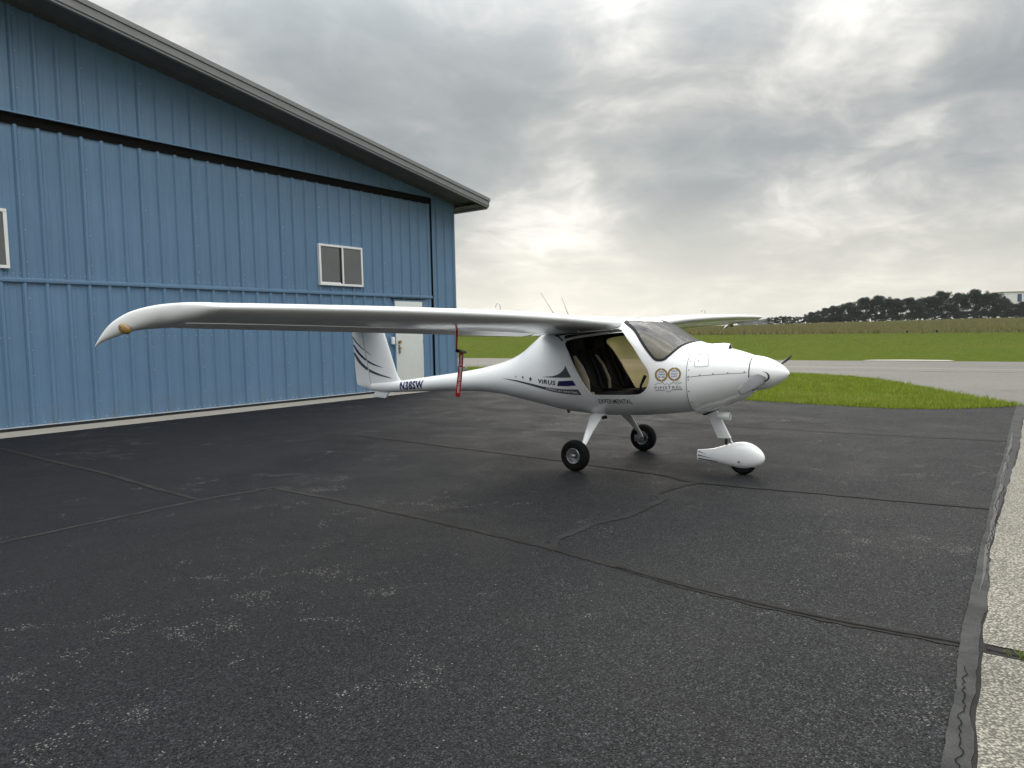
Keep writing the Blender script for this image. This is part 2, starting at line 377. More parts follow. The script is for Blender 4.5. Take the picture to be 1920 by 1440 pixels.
class MB:
    def __init__(s): s.V = []; s.F = []
    def add(s, V, F):
        b = len(s.V); s.V += [tuple(v) for v in V]; s.F += [tuple(i + b for i in f) for f in F]; return s
    def box(s, x0, x1, y0, y1, z0, z1):
        return s.add([(x0, y0, z0), (x1, y0, z0), (x1, y1, z0), (x0, y1, z0), (x0, y0, z1), (x1, y0, z1), (x1, y1, z1), (x0, y1, z1)],
                     [(0, 3, 2, 1), (4, 5, 6, 7), (0, 1, 5, 4), (1, 2, 6, 5), (2, 3, 7, 6), (3, 0, 4, 7)])
    def prism(s, poly, axis, a, b):     # poly: 2-D outline; axis 'y' extrudes (x,z) along y; 'x' extrudes (y,z); 'z' extrudes (x,y)
        n = len(poly)
        def P(p, t):
            return {'y': (p[0], t, p[1]), 'x': (t, p[0], p[1]), 'z': (p[0], p[1], t)}[axis]
        V = [P(p, a) for p in poly] + [P(p, b) for p in poly]
        F = [tuple(range(n)), tuple(range(2 * n - 1, n - 1, -1))] + [(i, n + i, n + (i + 1) % n, (i + 1) % n) for i in range(n)]
        return s.add(V, F)
    def tube(s, pts, rad, seg=8, cap=True):
        pts = [Vector(p) for p in pts]
        rad = rad if hasattr(rad, '__len__') else [rad] * len(pts)
        rings = []
        up = None
        for i, p in enumerate(pts):
            t = (pts[min(i + 1, len(pts) - 1)] - pts[max(i - 1, 0)]).normalized()
            if up is None:
                up = Vector((0, 0, 1)) if abs(t.z) < .9 else Vector((1, 0, 0))
            a = (up - t * up.dot(t)).normalized(); bb = t.cross(a); up = a
            rings.append([p + (a * math.cos(2 * math.pi * k / seg) + bb * math.sin(2 * math.pi * k / seg)) * rad[i] for k in range(seg)])
        V = [v for r in rings for v in r]; F = []
        for i in range(len(rings) - 1):
            for k in range(seg):
                F.append((i * seg + k, i * seg + (k + 1) % seg, (i + 1) * seg + (k + 1) % seg, (i + 1) * seg + k))
        if cap:
            F.append(tuple(range(seg - 1, -1, -1))); F.append(tuple(range((len(rings) - 1) * seg, len(rings) * seg)))
        return s.add(V, F)
    def lathe(s, prof, seg=40, axis='x', c=(0, 0, 0)):   # prof: (along axis, radius)
        V = []; n = len(prof)
        for a, r in prof:
            for k in range(seg):
                u, w = r * math.cos(2 * math.pi * k / seg), r * math.sin(2 * math.pi * k / seg)
                V.append({'x': (c[0] + a, c[1] + u, c[2] + w), 'y': (c[0] + u, c[1] + a, c[2] + w), 'z': (c[0] + u, c[1] + w, c[2] + a)}[axis])
        F = []
        for i in range(n - 1):
            for k in range(seg):
                F.append((i * seg + k, (i + 1) * seg + k, (i + 1) * seg + (k + 1) % seg, i * seg + (k + 1) % seg))
        return s.add(V, F)
    def build(s, name, m, parent=None, smooth=False, loc=None):
        return mesh(name, s.V, s.F, m, parent, smooth, loc=loc)
def fix_normals(o):
    bm = bmesh.new(); bm.from_mesh(o.data); bmesh.ops.recalc_face_normals(bm, faces=bm.faces); bm.to_mesh(o.data); bm.free(); return o
def bevel(o, w, seg=2):
    bm = bmesh.new(); bm.from_mesh(o.data); bmesh.ops.recalc_face_normals(bm, faces=bm.faces)
    bmesh.ops.bevel(bm, geom=list(bm.edges), offset=w, segments=seg, affect='EDGES', profile=.5, clamp_overlap=True)
    bm.to_mesh(o.data); bm.free()
    o.data.polygons.foreach_set('use_smooth', [True] * len(o.data.polygons)); o.data.set_sharp_from_angle(angle=R(40))
    return o
def bigmesh(name, V, F, m, tone=None, n=3):   # numpy arrays, all faces with n corners
    me = bpy.data.meshes.new(name)
    nv, nf = len(V), len(F)
    me.vertices.add(nv); me.vertices.foreach_set('co', np.asarray(V, np.float32).ravel())
    me.loops.add(nf * n); me.loops.foreach_set('vertex_index', np.asarray(F, np.int32).ravel())
    me.polygons.add(nf); me.polygons.foreach_set('loop_start', np.arange(0, nf * n, n, dtype=np.int32))
    me.update(calc_edges=True)
    if tone is not None:
        a = me.attributes.new('tone', 'FLOAT', 'POINT'); a.data.foreach_set('value', np.asarray(tone, np.float32))
    me.materials.append(m)
    return me
def pchip(xs, ys):
    xs = np.array(xs, float); ys = np.array(ys, float); h = np.diff(xs); d = np.diff(ys) / h
    m = np.zeros_like(ys)
    for i in range(1, len(xs) - 1):
        if d[i - 1] * d[i] > 0:
            w1 = 2 * h[i] + h[i - 1]; w2 = h[i] + 2 * h[i - 1]; m[i] = (w1 + w2) / (w1 / d[i - 1] + w2 / d[i])
    m[0] = d[0]; m[-1] = d[-1]
    def f(x):
        x = np.clip(x, xs[0], xs[-1]); i = np.clip(np.searchsorted(xs, x) - 1, 0, len(xs) - 2)
        t = (x - xs[i]) / h[i]
        return (2 * t**3 - 3 * t**2 + 1) * ys[i] + (t**3 - 2 * t**2 + t) * h[i] * m[i] + (-2 * t**3 + 3 * t**2) * ys[i + 1] + (t**3 - t**2) * h[i] * m[i + 1]
    return f
def catmull(pts, n=8, closed=False):
    P = [np.array(p, float) for p in pts]; out = []
    N = len(P); rngi = range(N if closed else N - 1)
    for i in rngi:
        p0 = P[(i - 1) % N] if closed or i > 0 else 2 * P[0] - P[1]
        p1 = P[i]; p2 = P[(i + 1) % N]
        p3 = P[(i + 2) % N] if closed or i + 2 < N else 2 * P[-1] - P[-2]
        for k in range(n):
            t = k / n
            out.append(.5 * (2 * p1 + (p2 - p0) * t + (2 * p0 - 5 * p1 + 4 * p2 - p3) * t * t + (3 * p1 - p0 - 3 * p2 + p3) * t**3))
    if not closed: out.append(P[-1])
    return [tuple(p) for p in out]

# ------------------------------------------------------------------ ground plan: t runs along the hangar front, v across the apron
FY = .6426
fd = np.array([math.sin(FY), math.cos(FY)]); fn = np.array([math.cos(FY), -math.sin(FY)])
def tv(t, v, z=0.): p = t * fd + v * fn; return (p[0], p[1], z)
def sheet(name, poly, z, m, label, kind='structure', parent=None):
    o = mesh(name, [tv(a, b, z) for a, b in poly], [tuple(range(len(poly)))], m, parent)
    if o.data.polygons[0].normal.z < 0: o.data.flip_normals()
    if parent is None: tag(o, label, None, None, kind)
    return o
# terrain sheet to the horizon
def terr(X, Y):
    X = np.asarray(X, float); Y = np.asarray(Y, float)
    t = X * fd[0] + Y * fd[1]
    Xn = X / np.maximum(Y, 1.) ; Xn = np.clip(Xn, -.6, .95)
    z90 = 1.17 - .011 * 90 * Xn
    zr = 2.25 + .75 * np.clip((Xn - .26) / .45, -.6, 1.1)
    t90 = 90 * (.6 * Xn + .8)
    s = np.clip((t - 36.5) / (t90 - 36.5), 0, 1); a = z90 * s * s * (3 - 2 * s) * .5 + z90 * s * .5
    q = np.clip((Y - 90) / 110., 0, 1); b2 = (zr - z90) * (q * .75 + .25 * q * q)
    far = np.clip((Y - 205) / 500., 0, 1)
    z = np.where(Y > 90, z90 + b2, a)
    z = z - far * 2.2
    return np.where(t < 36.5, -.06, z - .02)
gx = np.concatenate([[-2500, -1200, -600, -300], np.linspace(-160, 420, 117), [600, 1000, 1800, 3000]])
gy = np.concatenate([[-300, -100, -30, 0], np.linspace(10, 330, 129), [400, 520, 700, 1000, 1600, 3200]])
GX, GY = np.meshgrid(gx, gy); GZ = terr(GX, GY)
nX, nY = len(gx), len(gy)
Vt = np.stack([GX, GY, GZ], -1).reshape(-1, 3)
idx = np.arange(nX * nY).reshape(nY, nX)
Ft = np.stack([idx[:-1, :-1], idx[:-1, 1:], idx[1:, 1:], idx[1:, :-1]], -1).reshape(-1, 4)
me = bigmesh('ground', Vt, Ft, M['field'], np.full(len(Vt), .5), 4)
me.materials.append(M['meadow'])
cy = (GY[:-1, :-1] + GY[1:, 1:]).ravel() / 2
me.polygons.foreach_set('material_index', (cy > 91).astype(np.int32))
me.polygons.foreach_set('use_smooth', [True] * len(me.polygons))
tag(link(bpy.data.objects.new('ground', me)), 'grass field rising gently to a dry brown meadow on the skyline', None, None, 'structure')

taxi = sheet('taxiway', [(14.0, -60), (35.6, -60), (35.3, 45), (14.0, 45)], -.012, M['oldpave'], 'weathered grey taxiway crossing behind the light aircraft')
apron_pts = [(-14, -13.42), (16.3, -13.42), (15.6, -8), (15.25, -5.1), (14.95, -3.4), (14.85, -2.1), (15.3, -1.2), (16.1, -.45), (16.3, -.2), (-14, -.2)]
apron = sheet('apron', apron_pts, 0., M['asphalt'], 'dark sealed asphalt apron in front of the blue hangar')
# taxiway markings and cracks
def ribbon(pts, w, z, jitter=0., n=7, wfun=None):
    P = catmull(pts, n); V = []; F = []
    for i, p in enumerate(P):
        a = np.array(P[max(i - 1, 0)]); b2 = np.array(P[min(i + 1, len(P) - 1)]); d = b2 - a; d = d / (np.linalg.norm(d) + 1e-9); nn = np.array([-d[1], d[0]])
        ww = w * (wfun(i / (len(P) - 1)) if wfun else 1)
        l = ww / 2 * (1 + random.uniform(-jitter, jitter)); r = ww / 2 * (1 + random.uniform(-jitter, jitter))
        V += [tv(*(np.array(p) + nn * l), z), tv(*(np.array(p) - nn * r), z)]
        if i: F.append((2 * i - 2, 2 * i - 1, 2 * i + 1, 2 * i))
    return V, F
def rib_obj(name, pts, w, z, m, parent, jitter=.2, n=8, wfun=None):
    V, F = ribbon(pts, w, z, jitter, n, wfun); o = mesh(name, V, F, m, parent)
    if o.data.polygons[0].normal.z < 0: o.data.flip_normals()
    return o
rib_obj('centre_line', [(29.6, -22), (29.5, -10), (29.3, 0), (29.2, 14)], .10, -.008, M['paintline'], taxi, .15)
for k, (t0, w0) in enumerate(((31.5, .05), (27.6, .06), (33.2, .05))):
    rib_obj('crack', [(t0 + random.uniform(-.2, .2), v0) for v0 in np.arange(-24, 16, 2.5)], w0, -.0075, M['tarold'], taxi, .5)
pad = MB(); pad.prism([tv(a, b)[:2] for a, b in [(35.1, -6.6), (35.9, -6.3), (36.3, -5.), (36.0, -3.3), (35.1, -3.0)]], 'z', -.05, .02)
tag(fix_normals(pad.build('concrete_pad', M['conc'])), 'pale broken concrete pad at the far edge of the taxiway', None, None, 'structure')
# crack sealing on the apron
Zs = .0035
rib_obj('crack_sealant', [(3.945, -.255), (3.90, -.9), (3.94, -1.63), (4.04, -2.2), (4.14, -2.75), (4.21, -3.5), (4.26, -4.36), (4.30, -5.4), (4.29, -6.3)], .070, Zs, M['tar'], apron, .35, 10)
rib_obj('crack_sealant', [(4.29, -6.3), (4.05, -6.34), (3.58, -6.43), (2.9, -6.42), (1.94, -6.40), (.6, -6.35), (-2., -6.3)], .055, Zs, M['tarmid'], apron, .35, 10)
rib_obj('crack_sealant', [(3.58, -6.46), (3.62, -7.4), (3.70, -8.6), (3.73, -10.2), (3.8, -13.3)], .065, Zs + .001, M['tar'], apron, .35, 10)
rib_obj('crack_sealant', [(4.10, -2.72), (4.32, -2.86), (4.58, -2.86), (4.86, -2.85), (5.2, -2.75), (5.62, -2.74), (5.95, -2.76), (6.1, -2.9), (6.55, -2.84), (6.78, -2.75)], .075, Zs + .001, M['tarmid'], apron, .4, 10)
rib_obj('crack_sealant', [(7.05, -.27), (6.9, -1.6), (6.78, -2.75), (6.95, -3.3), (7.1, -4.6), (7.2, -5.9), (7.35, -8.5)], .07, Zs + .002, M['tar'], apron, .4, 10)
rib_obj('crack_sealant', [(11.27, -.27), (11.1, -2.), (11.05, -3.8), (11.2, -6.), (11.4, -8.5), (11.5, -10.4), (11.5, -13.3)], .07, Zs, M['tar'], apron, .3, 10)
rib_obj('crack_sealant', [(9.2, -9.5), (9.0, -7.4), (9.25, -5.5), (9.1, -4.4)], .035, Zs, M['tar'], apron, .3, 10)
rib_obj('open_crack', [(3.945, -.255), (3.90, -.9), (3.935, -1.63), (4.03, -2.2)], .012, Zs + .003, M['crackdark'], apron, .6, 14)
# concrete slab on the right, a joint and the worn sealer band along its edge
_el = pchip([-14, 1.5, 2.84, 3.3, 4.0, 4.45, 6.0, 7.2, 8.5, 10.3, 13., 17.], [-.16, -.15, -.148, -.175, -.198, -.209, -.258, -.247, -.241, -.213, -.234, -.24])
_bl = pchip([-14, 1.5, 2.8, 3.3, 3.93, 6.0, 8., 10.2, 13.6, 17.], [-.26, -.26, -.250, -.262, -.287, -.318, -.340, -.352, -.384, -.40])
def edgeline(t): return float(_el(t)) + .004 * math.sin(t * 5.3 + 1) + .003 * math.sin(t * 13.) + .0025 * math.sin(t * 41.) + .002 * math.sin(t * 97.)
def bandleft(t): return float(_bl(t)) + .003 * math.sin(t * 4.1) + .0022 * math.sin(t * 11. + 2) + .0025 * math.sin(t * 37.) + .0015 * math.sin(t * 83.)
ts = np.arange(-14, 16.6, .12)
conc = None
slab_hi = [(t, edgeline(t)) for t in ts if t > 3.975]; slab_lo = [(t, edgeline(t)) for t in ts if t < 3.91]
slab1 = sheet('concrete_slab', slab_hi + [(16.5, 9.), (3.965, 9.)], .006, M['slab'], 'pale exposed aggregate concrete slab along the right edge of the asphalt')
lo2 = slab_lo + [(3.915, 9.), (-14, 9.)]
sheet('slab_bay', lo2, .006, M['slab'], '', parent=slab1)
sheet('slab_joint', [(3.88, -.24), (4.0, -.24), (4.0, 9.), (3.88, 9.)], .002, M['tar'], '', parent=slab1)
def strip_obj(name, fl, fr, t0, t1, dt, z, m, parent):
    V = []; F = []
    for i, t in enumerate(np.arange(t0, t1, dt)):
        V += [tv(t, fl(t), z), tv(t, fr(t), z)]
        if i: F.append((2 * i - 2, 2 * i - 1, 2 * i + 1, 2 * i))
    o = mesh(name, V, F, m, parent)
    if o.data.polygons[0].normal.z < 0: o.data.flip_normals()
    return o
# dark strip painted in as the shadow where the slab stands proud, then the worn band, in two passes
strip_obj('slab_shadow_strip', lambda t: edgeline(t) - .020, lambda t: edgeline(t) + .01, -14, 16.4, .09, .0045, M['tar'], slab1)
strip_obj('sealant_band', bandleft, lambda t: edgeline(t) - .018 * (.5 + .5 * math.sin(t * 1.9 + 1.2)) + .004 * math.sin(t * 17), -14, 16.4, .07, .0075, M['tarold'], slab1)
rib_obj('open_crack', [(3.938 + .006 * math.sin(v * 21), v) for v in np.arange(-.22, 1.2, .05)], .010, .0035, M['crackdark'], slab1, .7, 3)
_pw = lambda t: .013 * max(0., min(1., (t - 4.6) / 1.2, (12.4 - t) / 1.5))
strip_obj('sealant_patch', lambda t: bandleft(t) + .042 - _pw(t) * (1 + .3 * math.sin(t * 9)), lambda t: bandleft(t) + .042 + _pw(t) * (1 + .3 * math.sin(t * 7 + 2)), 4.6, 12.4, .07, .0095, M['tar2'], slab1)
rib_obj('open_crack', [(t, bandleft(t) + .038 + .010 * math.sin(t * 5) + random.uniform(-.009, .009)) for t in np.arange(1.6, 3.7, .028)], .0042, .0115, M['crackdark'], slab1, .7, 3)
rib_obj('open_crack', [(t, bandleft(t) + .05 + .010 * math.sin(t * 5) + random.uniform(-.01, .01)) for t in np.arange(5.4, 10.6, .06)], .0045, .0115, M['crackdark'], slab1, .9, 3)

sill = sheet('concrete_sill', [(-14, -14.34), (16.9, -14.34), (16.9, -13.40), (-14, -13.42)], .006, M['conc'], 'pale concrete strip along the foot of the hangar front')
# ------------------------------------------------------------------ hangar (local x = along the front, local y = into the building)
HO = tv(16.28, -14.31)
hangar = tag(empty('hangar', HO, math.atan2(fd[1], fd[0])), 'large blue ribbed steel hangar with a taupe sloping roof', 'hangar')
RIDGE, WID, DEP, SLP, EZ = -13.4, 26.8, 20., .166, 5.40
def wz(u): return EZ + SLP * (-u if u > RIDGE else u + WID)
core = MB()
prof = [(0, 0), (-.02, EZ - .03), (RIDGE, wz(RIDGE) - .03), (-WID + .02, EZ - .03), (-WID, 0)]
core.prism([(u, z) for u, z in prof], 'y', .06, DEP)
fix_normals(core.build('wall_core', M['siding'], hangar))
PER = .353; R0 = -11.323; SW = 3 * PER
def profile_pts(u0, u1, y):
    """ribbed outline of one steel sheet between u0 and u1 (ribs stand towards the apron)"""
    pts = [(u0, y)]
    k0 = math.ceil((u0 - R0) / PER - .2); k = k0
    while R0 + k * PER < u1 - .02:
        c = R0 + k * PER
        for du, dy in ((-.052, 0), (-.020, -.038), (.022, -.038), (.046, 0)):
            if u0 < c + du < u1: pts.append((c + du, y + dy))
        # two shallow stiffening beads between the main ribs
        for q in (.118, .235):
            for du, dy in ((-.012, 0), (0, -.004), (.012, 0)):
                if u0 < c + q + du < u1: pts.append((c + q + du, y + dy))
        k += 1
    pts.append((u1, y)); return pts
def sheet_panel(u0, u1, z0, z1f, y, parent):
    P = profile_pts(u0, u1, y); V = []; F = []
    for u, yy in P:
        V += [(u, yy, z0), (u, yy, z1f(u) if callable(z1f) else z1f)]
    for i in range(len(P) - 1): F.append((2 * i, 2 * i + 2, 2 * i + 3, 2 * i + 1))
    return V, F
def band(z0, z1, y, uL, uR, parent, shared=False):
    # sheets start on the lap rib (every third rib)
    k = math.floor((uL - R0) / SW); proto = None
    while True:
        a = R0 + k * SW - .045; b2 = a + SW - .003; k += 1
        if a > uR: break
        a2, b3 = max(a, uL), min(b2, uR)
        if b3 - a2 < .05: continue
        if shared and proto is not None and b3 - a2 > SW - .01 and proto[1] > SW - .01:
            o = proto[0].copy(); o.location = (a2 - proto[2], 0, 0); C.objects.link(o); o.parent = parent
            continue
        V, F = sheet_panel(a2, b3, z0, z1, y, parent)
        o = mesh('siding_panel', V, F, M['siding'], parent)
        if shared and b3 - a2 > SW - .01 and proto is None: proto = (o, b3 - a2, a2)
hdoor = MB().box(-23.2, -.975, .012, .055, .06, 5.30).build('hangar_door', M['siding'], hangar)
band(5.475, lambda u: wz(u) - .01, -.07, -WID, 0, hangar)
band(.075, 2.585, .0, -23.2, -.985, hdoor, True)
band(2.665, 5.285, -.012, -23.2, -.985, hdoor, True)
band(.075, 5.474, -.03, -.955, 0, hangar)
band(.075, 5.474, -.03, -WID, -23.22, hangar)
MB().box(-23.3, -.95, -.045, .05, 5.28, 5.474).build('door_track', M['track'], hangar)
bevel(MB().box(-23.3, -.93, -.115, -.072, 5.455, 5.482).build('drip_edge', M['siding'], hangar), .004)
bevel(MB().box(-23.2, -.985, -.05, .01, 2.588, 2.664).build('door_rail', M['siding'], hdoor), .006)
MB().box(-23.2, -.985, -.045, .01, .060, .076).build('bottom_edge', M['screw'], hdoor)
MB().box(-23.2, -.985, -.043, .012, .0, .0595).build('rubber_seal', M['black'], hdoor)
bevel(MB().box(-.978, -.950, -.055, .03, .06, 5.28).build('jamb_trim', M['track'], hangar), .004)
bevel(MB().box(-.045, .025, -.075, .04, .02, EZ - .03).build('corner_trim', M['siding'], hangar), .008)
MB().box(-WID, .0, .03, .06, .0, .06).build('foundation_edge', M['conc'], hangar)
# roof: two slopes with a deep rake overhang, fascia boards and soffit
OV, EOV = .93, .58
def slopebox(y0, y1, off0, off1, ua, ub):
    """slab following the roof slope: off measured straight up from the wall line"""
    P = [(ua, wz(ua) + off0), (ub, wz(ub) + off0), (ub, wz(ub) + off1), (ua, wz(ua) + off1)]
    return MB().prism(P, 'y', y0, y1)
def wz2(u): return EZ - SLP * u
def rake(name, y0, y1, o0, o1, m, extra=0.):
    mb = MB()
    a, b2 = EOV + extra, RIDGE
    mb.prism([(a, wz2(a) + o0), (b2, wz2(b2) + o0), (b2, wz2(b2) + o1), (a, wz2(a) + o1)], 'y', y0, y1)
    aL = -WID - EOV - extra
    zl = EZ + SLP * (aL + WID)
    mb.prism([(b2 - .0005, wz2(b2) + o0), (aL, zl + o0), (aL, zl + o1), (b2 - .0005, wz2(b2) + o1)], 'y', y0, y1)
    return fix_normals(mb.build(name, m, hangar))
roofo = rake('roof', -OV + .02, DEP + .3, .165, .235, M['roof'])
for k in range(3):                                   # soffit in three long boards, each a little stepped
    ya = -OV + .06 + k * (OV - .06) / 3; yb = ya + (OV - .06) / 3 - .012
    rake('soffit_board', ya, yb, -.005 + .008 * (k % 2), .03 + .008 * (k % 2), M['soffit'])
rake('fascia_board', -OV - .018, -OV + .055, -.035, .006, M['taupe'])
rake('fascia_board', -OV - .036, -OV + .055, .014, .150, M['taupe'], .015)
rake('drip_edge', -OV - .058, -OV + .06, .160, .250, M['taupe'], .04)
eave = MB().box(EOV - .10, EOV + .05, -OV + .06, DEP + .3, wz2(EOV) - .06, wz2(EOV) + .16).build('gutter', M['taupe'], hangar); bevel(eave, .01)
MB().box(.03, EOV - .1, -OV + .06, DEP + .3, wz2(EOV) - .01, wz2(EOV) + .015).build('eave_soffit', M['soffit'], hangar)
# screws: small joined heads
def screwset(rows, y):
    mb = MB()
    for u, z in rows:
        r = .010
        V = [(u + r * math.cos(a), y, z + r * math.sin(a)) for a in np.arange(6) * math.pi / 3] + [(u + .7 * r * math.cos(a), y - .008, z + .7 * r * math.sin(a)) for a in np.arange(6) * math.pi / 3]
        mb.add(V, [(6, 7, 8, 9, 10, 11)] + [(i, (i + 1) % 6, 6 + (i + 1) % 6, 6 + i) for i in range(6)])
    return mb
rows = []; rows2 = []; rows3 = []
for k in range(-5, 12):
    u = R0 + k * SW + .045
    if u > -1.1 or u < -15: continue
    rows += [(u + .02, z) for z in (.42, .95, 1.4, 1.72, 2.05, 2.32)]
    rows2 += [(u + .02, z) for z in (2.95, 3.5, 4.1, 4.7, 5.15)]
    rows3 += [(u + .02, z) for z in np.arange(5.9, wz(u) - .1, .62)]
for u in np.arange(-15, -1.1, .117):
    if random.random() < .8: rows.append((u, .115 + random.uniform(-.006, .006)))
    if random.random() < .35: rows.append((u, 1.62 + random.uniform(-.006, .006)))
    if random.random() < .5: rows2.append((u, 2.74))
for u in np.arange(-15, -.2, PER): rows3.append((u + .17, 5.53))
for nm, rw, yy, par in (('screws', rows, -.0015, hdoor), ('screws', rows2, -.0135, hdoor), ('screws', rows3, -.0715, hangar)):
    o = fix_normals(screwset(rw, yy).build(nm, M['screw'], par)); o['kind'] = 'stuff'
# windows
def window(uL):
    w, z0, z1, y = 1.385, 2.808, 3.815, -.095
    t = .055
    fr = MB()
    fr.box(uL, uL + w, y, -.01, z0, z0 + t).box(uL, uL + w, y, -.01, z1 - t, z1)
    fr.box(uL, uL + t, y, -.01, z0 + t, z1 - t).box(uL + w - t, uL + w, y, -.01, z0 + t, z1 - t)
    f = bevel(fr.build('window', M['white'], hangar), .005, 1)
    MB().box(uL + .70, uL + .745, y - .004, -.012, z0 + t, z1 - t).build('mullion', M['white'], f)
    sash = MB(); a, b2 = uL + t, uL + .62
    sash.box(a, b2 + .03, y + .012, -.014, z0 + t, z0 + t + .028)
    sash.build('sash', M['white'], f)
    MB().box(b2 + .015, uL + .70, y + .02, -.014, z0 + t, z1 - t).build('screen_gap', M['black'], f)
    MB().box(a, b2 + .015, y + .022, -.015, z0 + t + .028, z1 - t).build('pane', M['winglass'], f)
    MB().box(uL + .745, uL + w - t, y + .016, -.015, z0 + t, z1 - t).build('pane', M['winglass'], f)
window(-5.018); window(-12.93)
# personnel door in the big door
ed = bevel(MB().box(-2.50, -1.44, -.060, -.002, .09, 2.478).build('entry_door', M['doorwhite'], hangar), .006)
fr = MB().box(-2.545, -2.505, -.055, -.004, .08, 2.52).box(-1.435, -1.395, -.055, -.004, .08, 2.52).box(-2.545, -1.395, -.057, -.004, 2.484, 2.525)
fr.build('door_frame', M['siding'], ed)
MB().box(-2.60, -1.34, -.075, -.004, 2.535, 2.553).build('drip_cap', M['track'], ed)
lk = MB().tube([(-2.40, -.056, 1.36), (-2.40, -.11, 1.36)], .035, 12).tube([(-2.40, -.10, 1.36), (-2.40, -.13, 1.36)], .045, 12).tube([(-2.40, -.056, 1.20), (-2.40, -.09, 1.20)], .032, 12)
lk.tube([(-2.40, -.085, 1.20), (-2.33, -.10, 1.19)], .014, 8); lk.box(-2.43, -2.37, -.062, -.05, 1.14, 1.28)
fix_normals(lk.build('handle', M['brass'], ed))
pl = MB().box(-2.425, -2.375, -.10, -.06, 1.05, 1.13).tube([(-2.415, -.08, 1.13), (-2.415, -.08, 1.17), (-2.385, -.08, 1.17), (-2.385, -.08, 1.13)], .008, 6)
fix_normals(pl.build('padlock', M['steel'], ed))
for z in (.35, 1.35, 2.25): MB().box(-1.452, -1.43, -.066, -.05, z - .06, z + .06).build('hinge', M['steel'], ed)
kb = bevel(MB().box(-2.68, -2.58, -.10, -.03, 1.30, 1.50).build('key_box', M['white'], hangar), .01)

# small dark utility box with a pale lid behind the hangar corner
ub = tag(empty('utility_box', (-2.12, 29.0, -.012), R(20)), 'small dark utility box with a pale lid standing beyond the hangar corner', 'utility box')
bevel(MB().box(-.16, .26, -.16, .16, 0, .20).build('body', M['steel'], ub), .015)
bevel(MB().box(-.15, .22, -.17, .17, .202, .27).build('lid', M['conc'], ub), .025)

# ------------------------------------------------------------------ trees on the skyline
def tree_mesh(seed, H, Wd, dens=1., low=False):
    r = np.random.default_rng(seed); wood = MB(); clusters = []
    nst = 1 if not low else 3
    for sidx in range(nst):
        lean = r.uniform(-.1, .1, 2); bx, by = (r.uniform(-.2, .2, 2) * Wd if low else (0, 0))
        hb = H * (r.uniform(.16, .28) if not low else .1)
        top = np.array([bx + lean[0] * H, by + lean[1] * H, H * .8])
        pts = [np.array([bx, by, -.3]), np.array([bx + lean[0] * hb, by + lean[1] * hb, hb]), top * .6 + np.array([bx, by, hb]) * .4, top]
        r0 = .022 * H
        wood.tube(pts, [r0, r0 * .8, r0 * .5, r0 * .15], 6)
        nl = 9 if not low else 4
        for k in range(nl):
            f = r.uniform(.15, .95); st = np.array([bx, by, hb]) * (1 - f) + top * f
            a = 2 * math.pi * (k / nl) + r.uniform(-.5, .5); reach = Wd * .5 * r.uniform(.45, 1.) * (1 - .45 * max(0, f - .4))
            end = st + np.array([math.cos(a) * reach, math.sin(a) * reach, H * r.uniform(.06, .24)])
            midp = (st + end) / 2 + np.array([0, 0, r.uniform(-.02, .06) * H])
            wood.tube([st, midp, end], [r0 * .35, r0 * .22, r0 * .06], 5)
            for q in (.5, .78, 1.):
                c = st * (1 - q) + end * q + r.normal(0, .035 * H, 3)
                clusters.append((c, H * r.uniform(.055, .105) * (1.1 if q > .9 else .8)))
        for k in range(4): clusters.append((top + r.normal(0, 1, 3) * np.array([.10 * Wd, .10 * Wd, .05 * H]), H * r.uniform(.05, .10)))
    # foliage masses through the crown's volume, a little layered, with holes left between them
    nb = 84 if not low else 56
    for k in range(nb):
        a = r.uniform(0, 2 * math.pi); q = r.random() ** .55; zz = r.uniform(-1, 1)
        rad_ = (1 - abs(zz) ** 2.2) ** .5
        c = np.array([math.cos(a) * q * rad_ * Wd * .50, math.sin(a) * q * rad_ * Wd * .50, H * ((.55 + zz * .41) if not low else (.42 + zz * .40))])
        clusters.append((c, H * r.uniform(.06, .115)))
    for k in range(14):        # ragged tips along the top
        a = r.uniform(0, 2 * math.pi); q = r.random() ** .5
        clusters.append((np.array([math.cos(a) * q * Wd * .42, math.sin(a) * q * Wd * .42, H * (.90 - .16 * q + r.uniform(-.04, .07)) * (1 if not low else .95)]), H * r.uniform(.03, .055)))
    P = []
    for c, rad in clusters:
        n = int(300 * dens * (rad / (.08 * H)) ** 2)
        q = r.normal(0, 1, (n, 3)); q /= np.linalg.norm(q, axis=1)[:, None]; q *= (r.random((n, 1)) ** .45) * np.array([[1.18, 1.18, .95]]) * rad
        P.append(np.asarray(c) + q)
    P = np.concatenate(P); n = len(P)
    sz = r.uniform(.006, .016, (n, 1)) * H
    a = r.normal(0, 1, (n, 3)); a /= np.linalg.norm(a, axis=1)[:, None]; b = r.normal(0, 1, (n, 3)); b -= a * (a * b).sum(1)[:, None]; b /= np.linalg.norm(b, axis=1)[:, None]
    V = np.stack([P - a * sz, P + b * sz * .8, P + a * sz, P - b * sz * .8], 1).reshape(-1, 3); F = np.arange(4 * n).reshape(n, 4)
    tone = np.repeat(np.clip(.5 + r.normal(0, .28, n), 0, 1), 4)
    wm = bpy.data.meshes.new('trunk'); wm.from_pydata([tuple(v) for v in wood.V], [], wood.F); wm.materials.append(M['bark']); wm.polygons.foreach_set('use_smooth', [True] * len(wm.polygons))
    return wm, bigmesh('crown', V, F, M['leaf'], tone, 4)
PROTO = {}
def proto(k):
    if k not in PROTO:
        PROTO[k] = tree_mesh(100 + k, 10., (8.5, 9.5, 7.5, 9., 10.)[k % 5], .62) if k < 5 else tree_mesh(200 + k, 10., 15., 1., True)
    return PROTO[k]
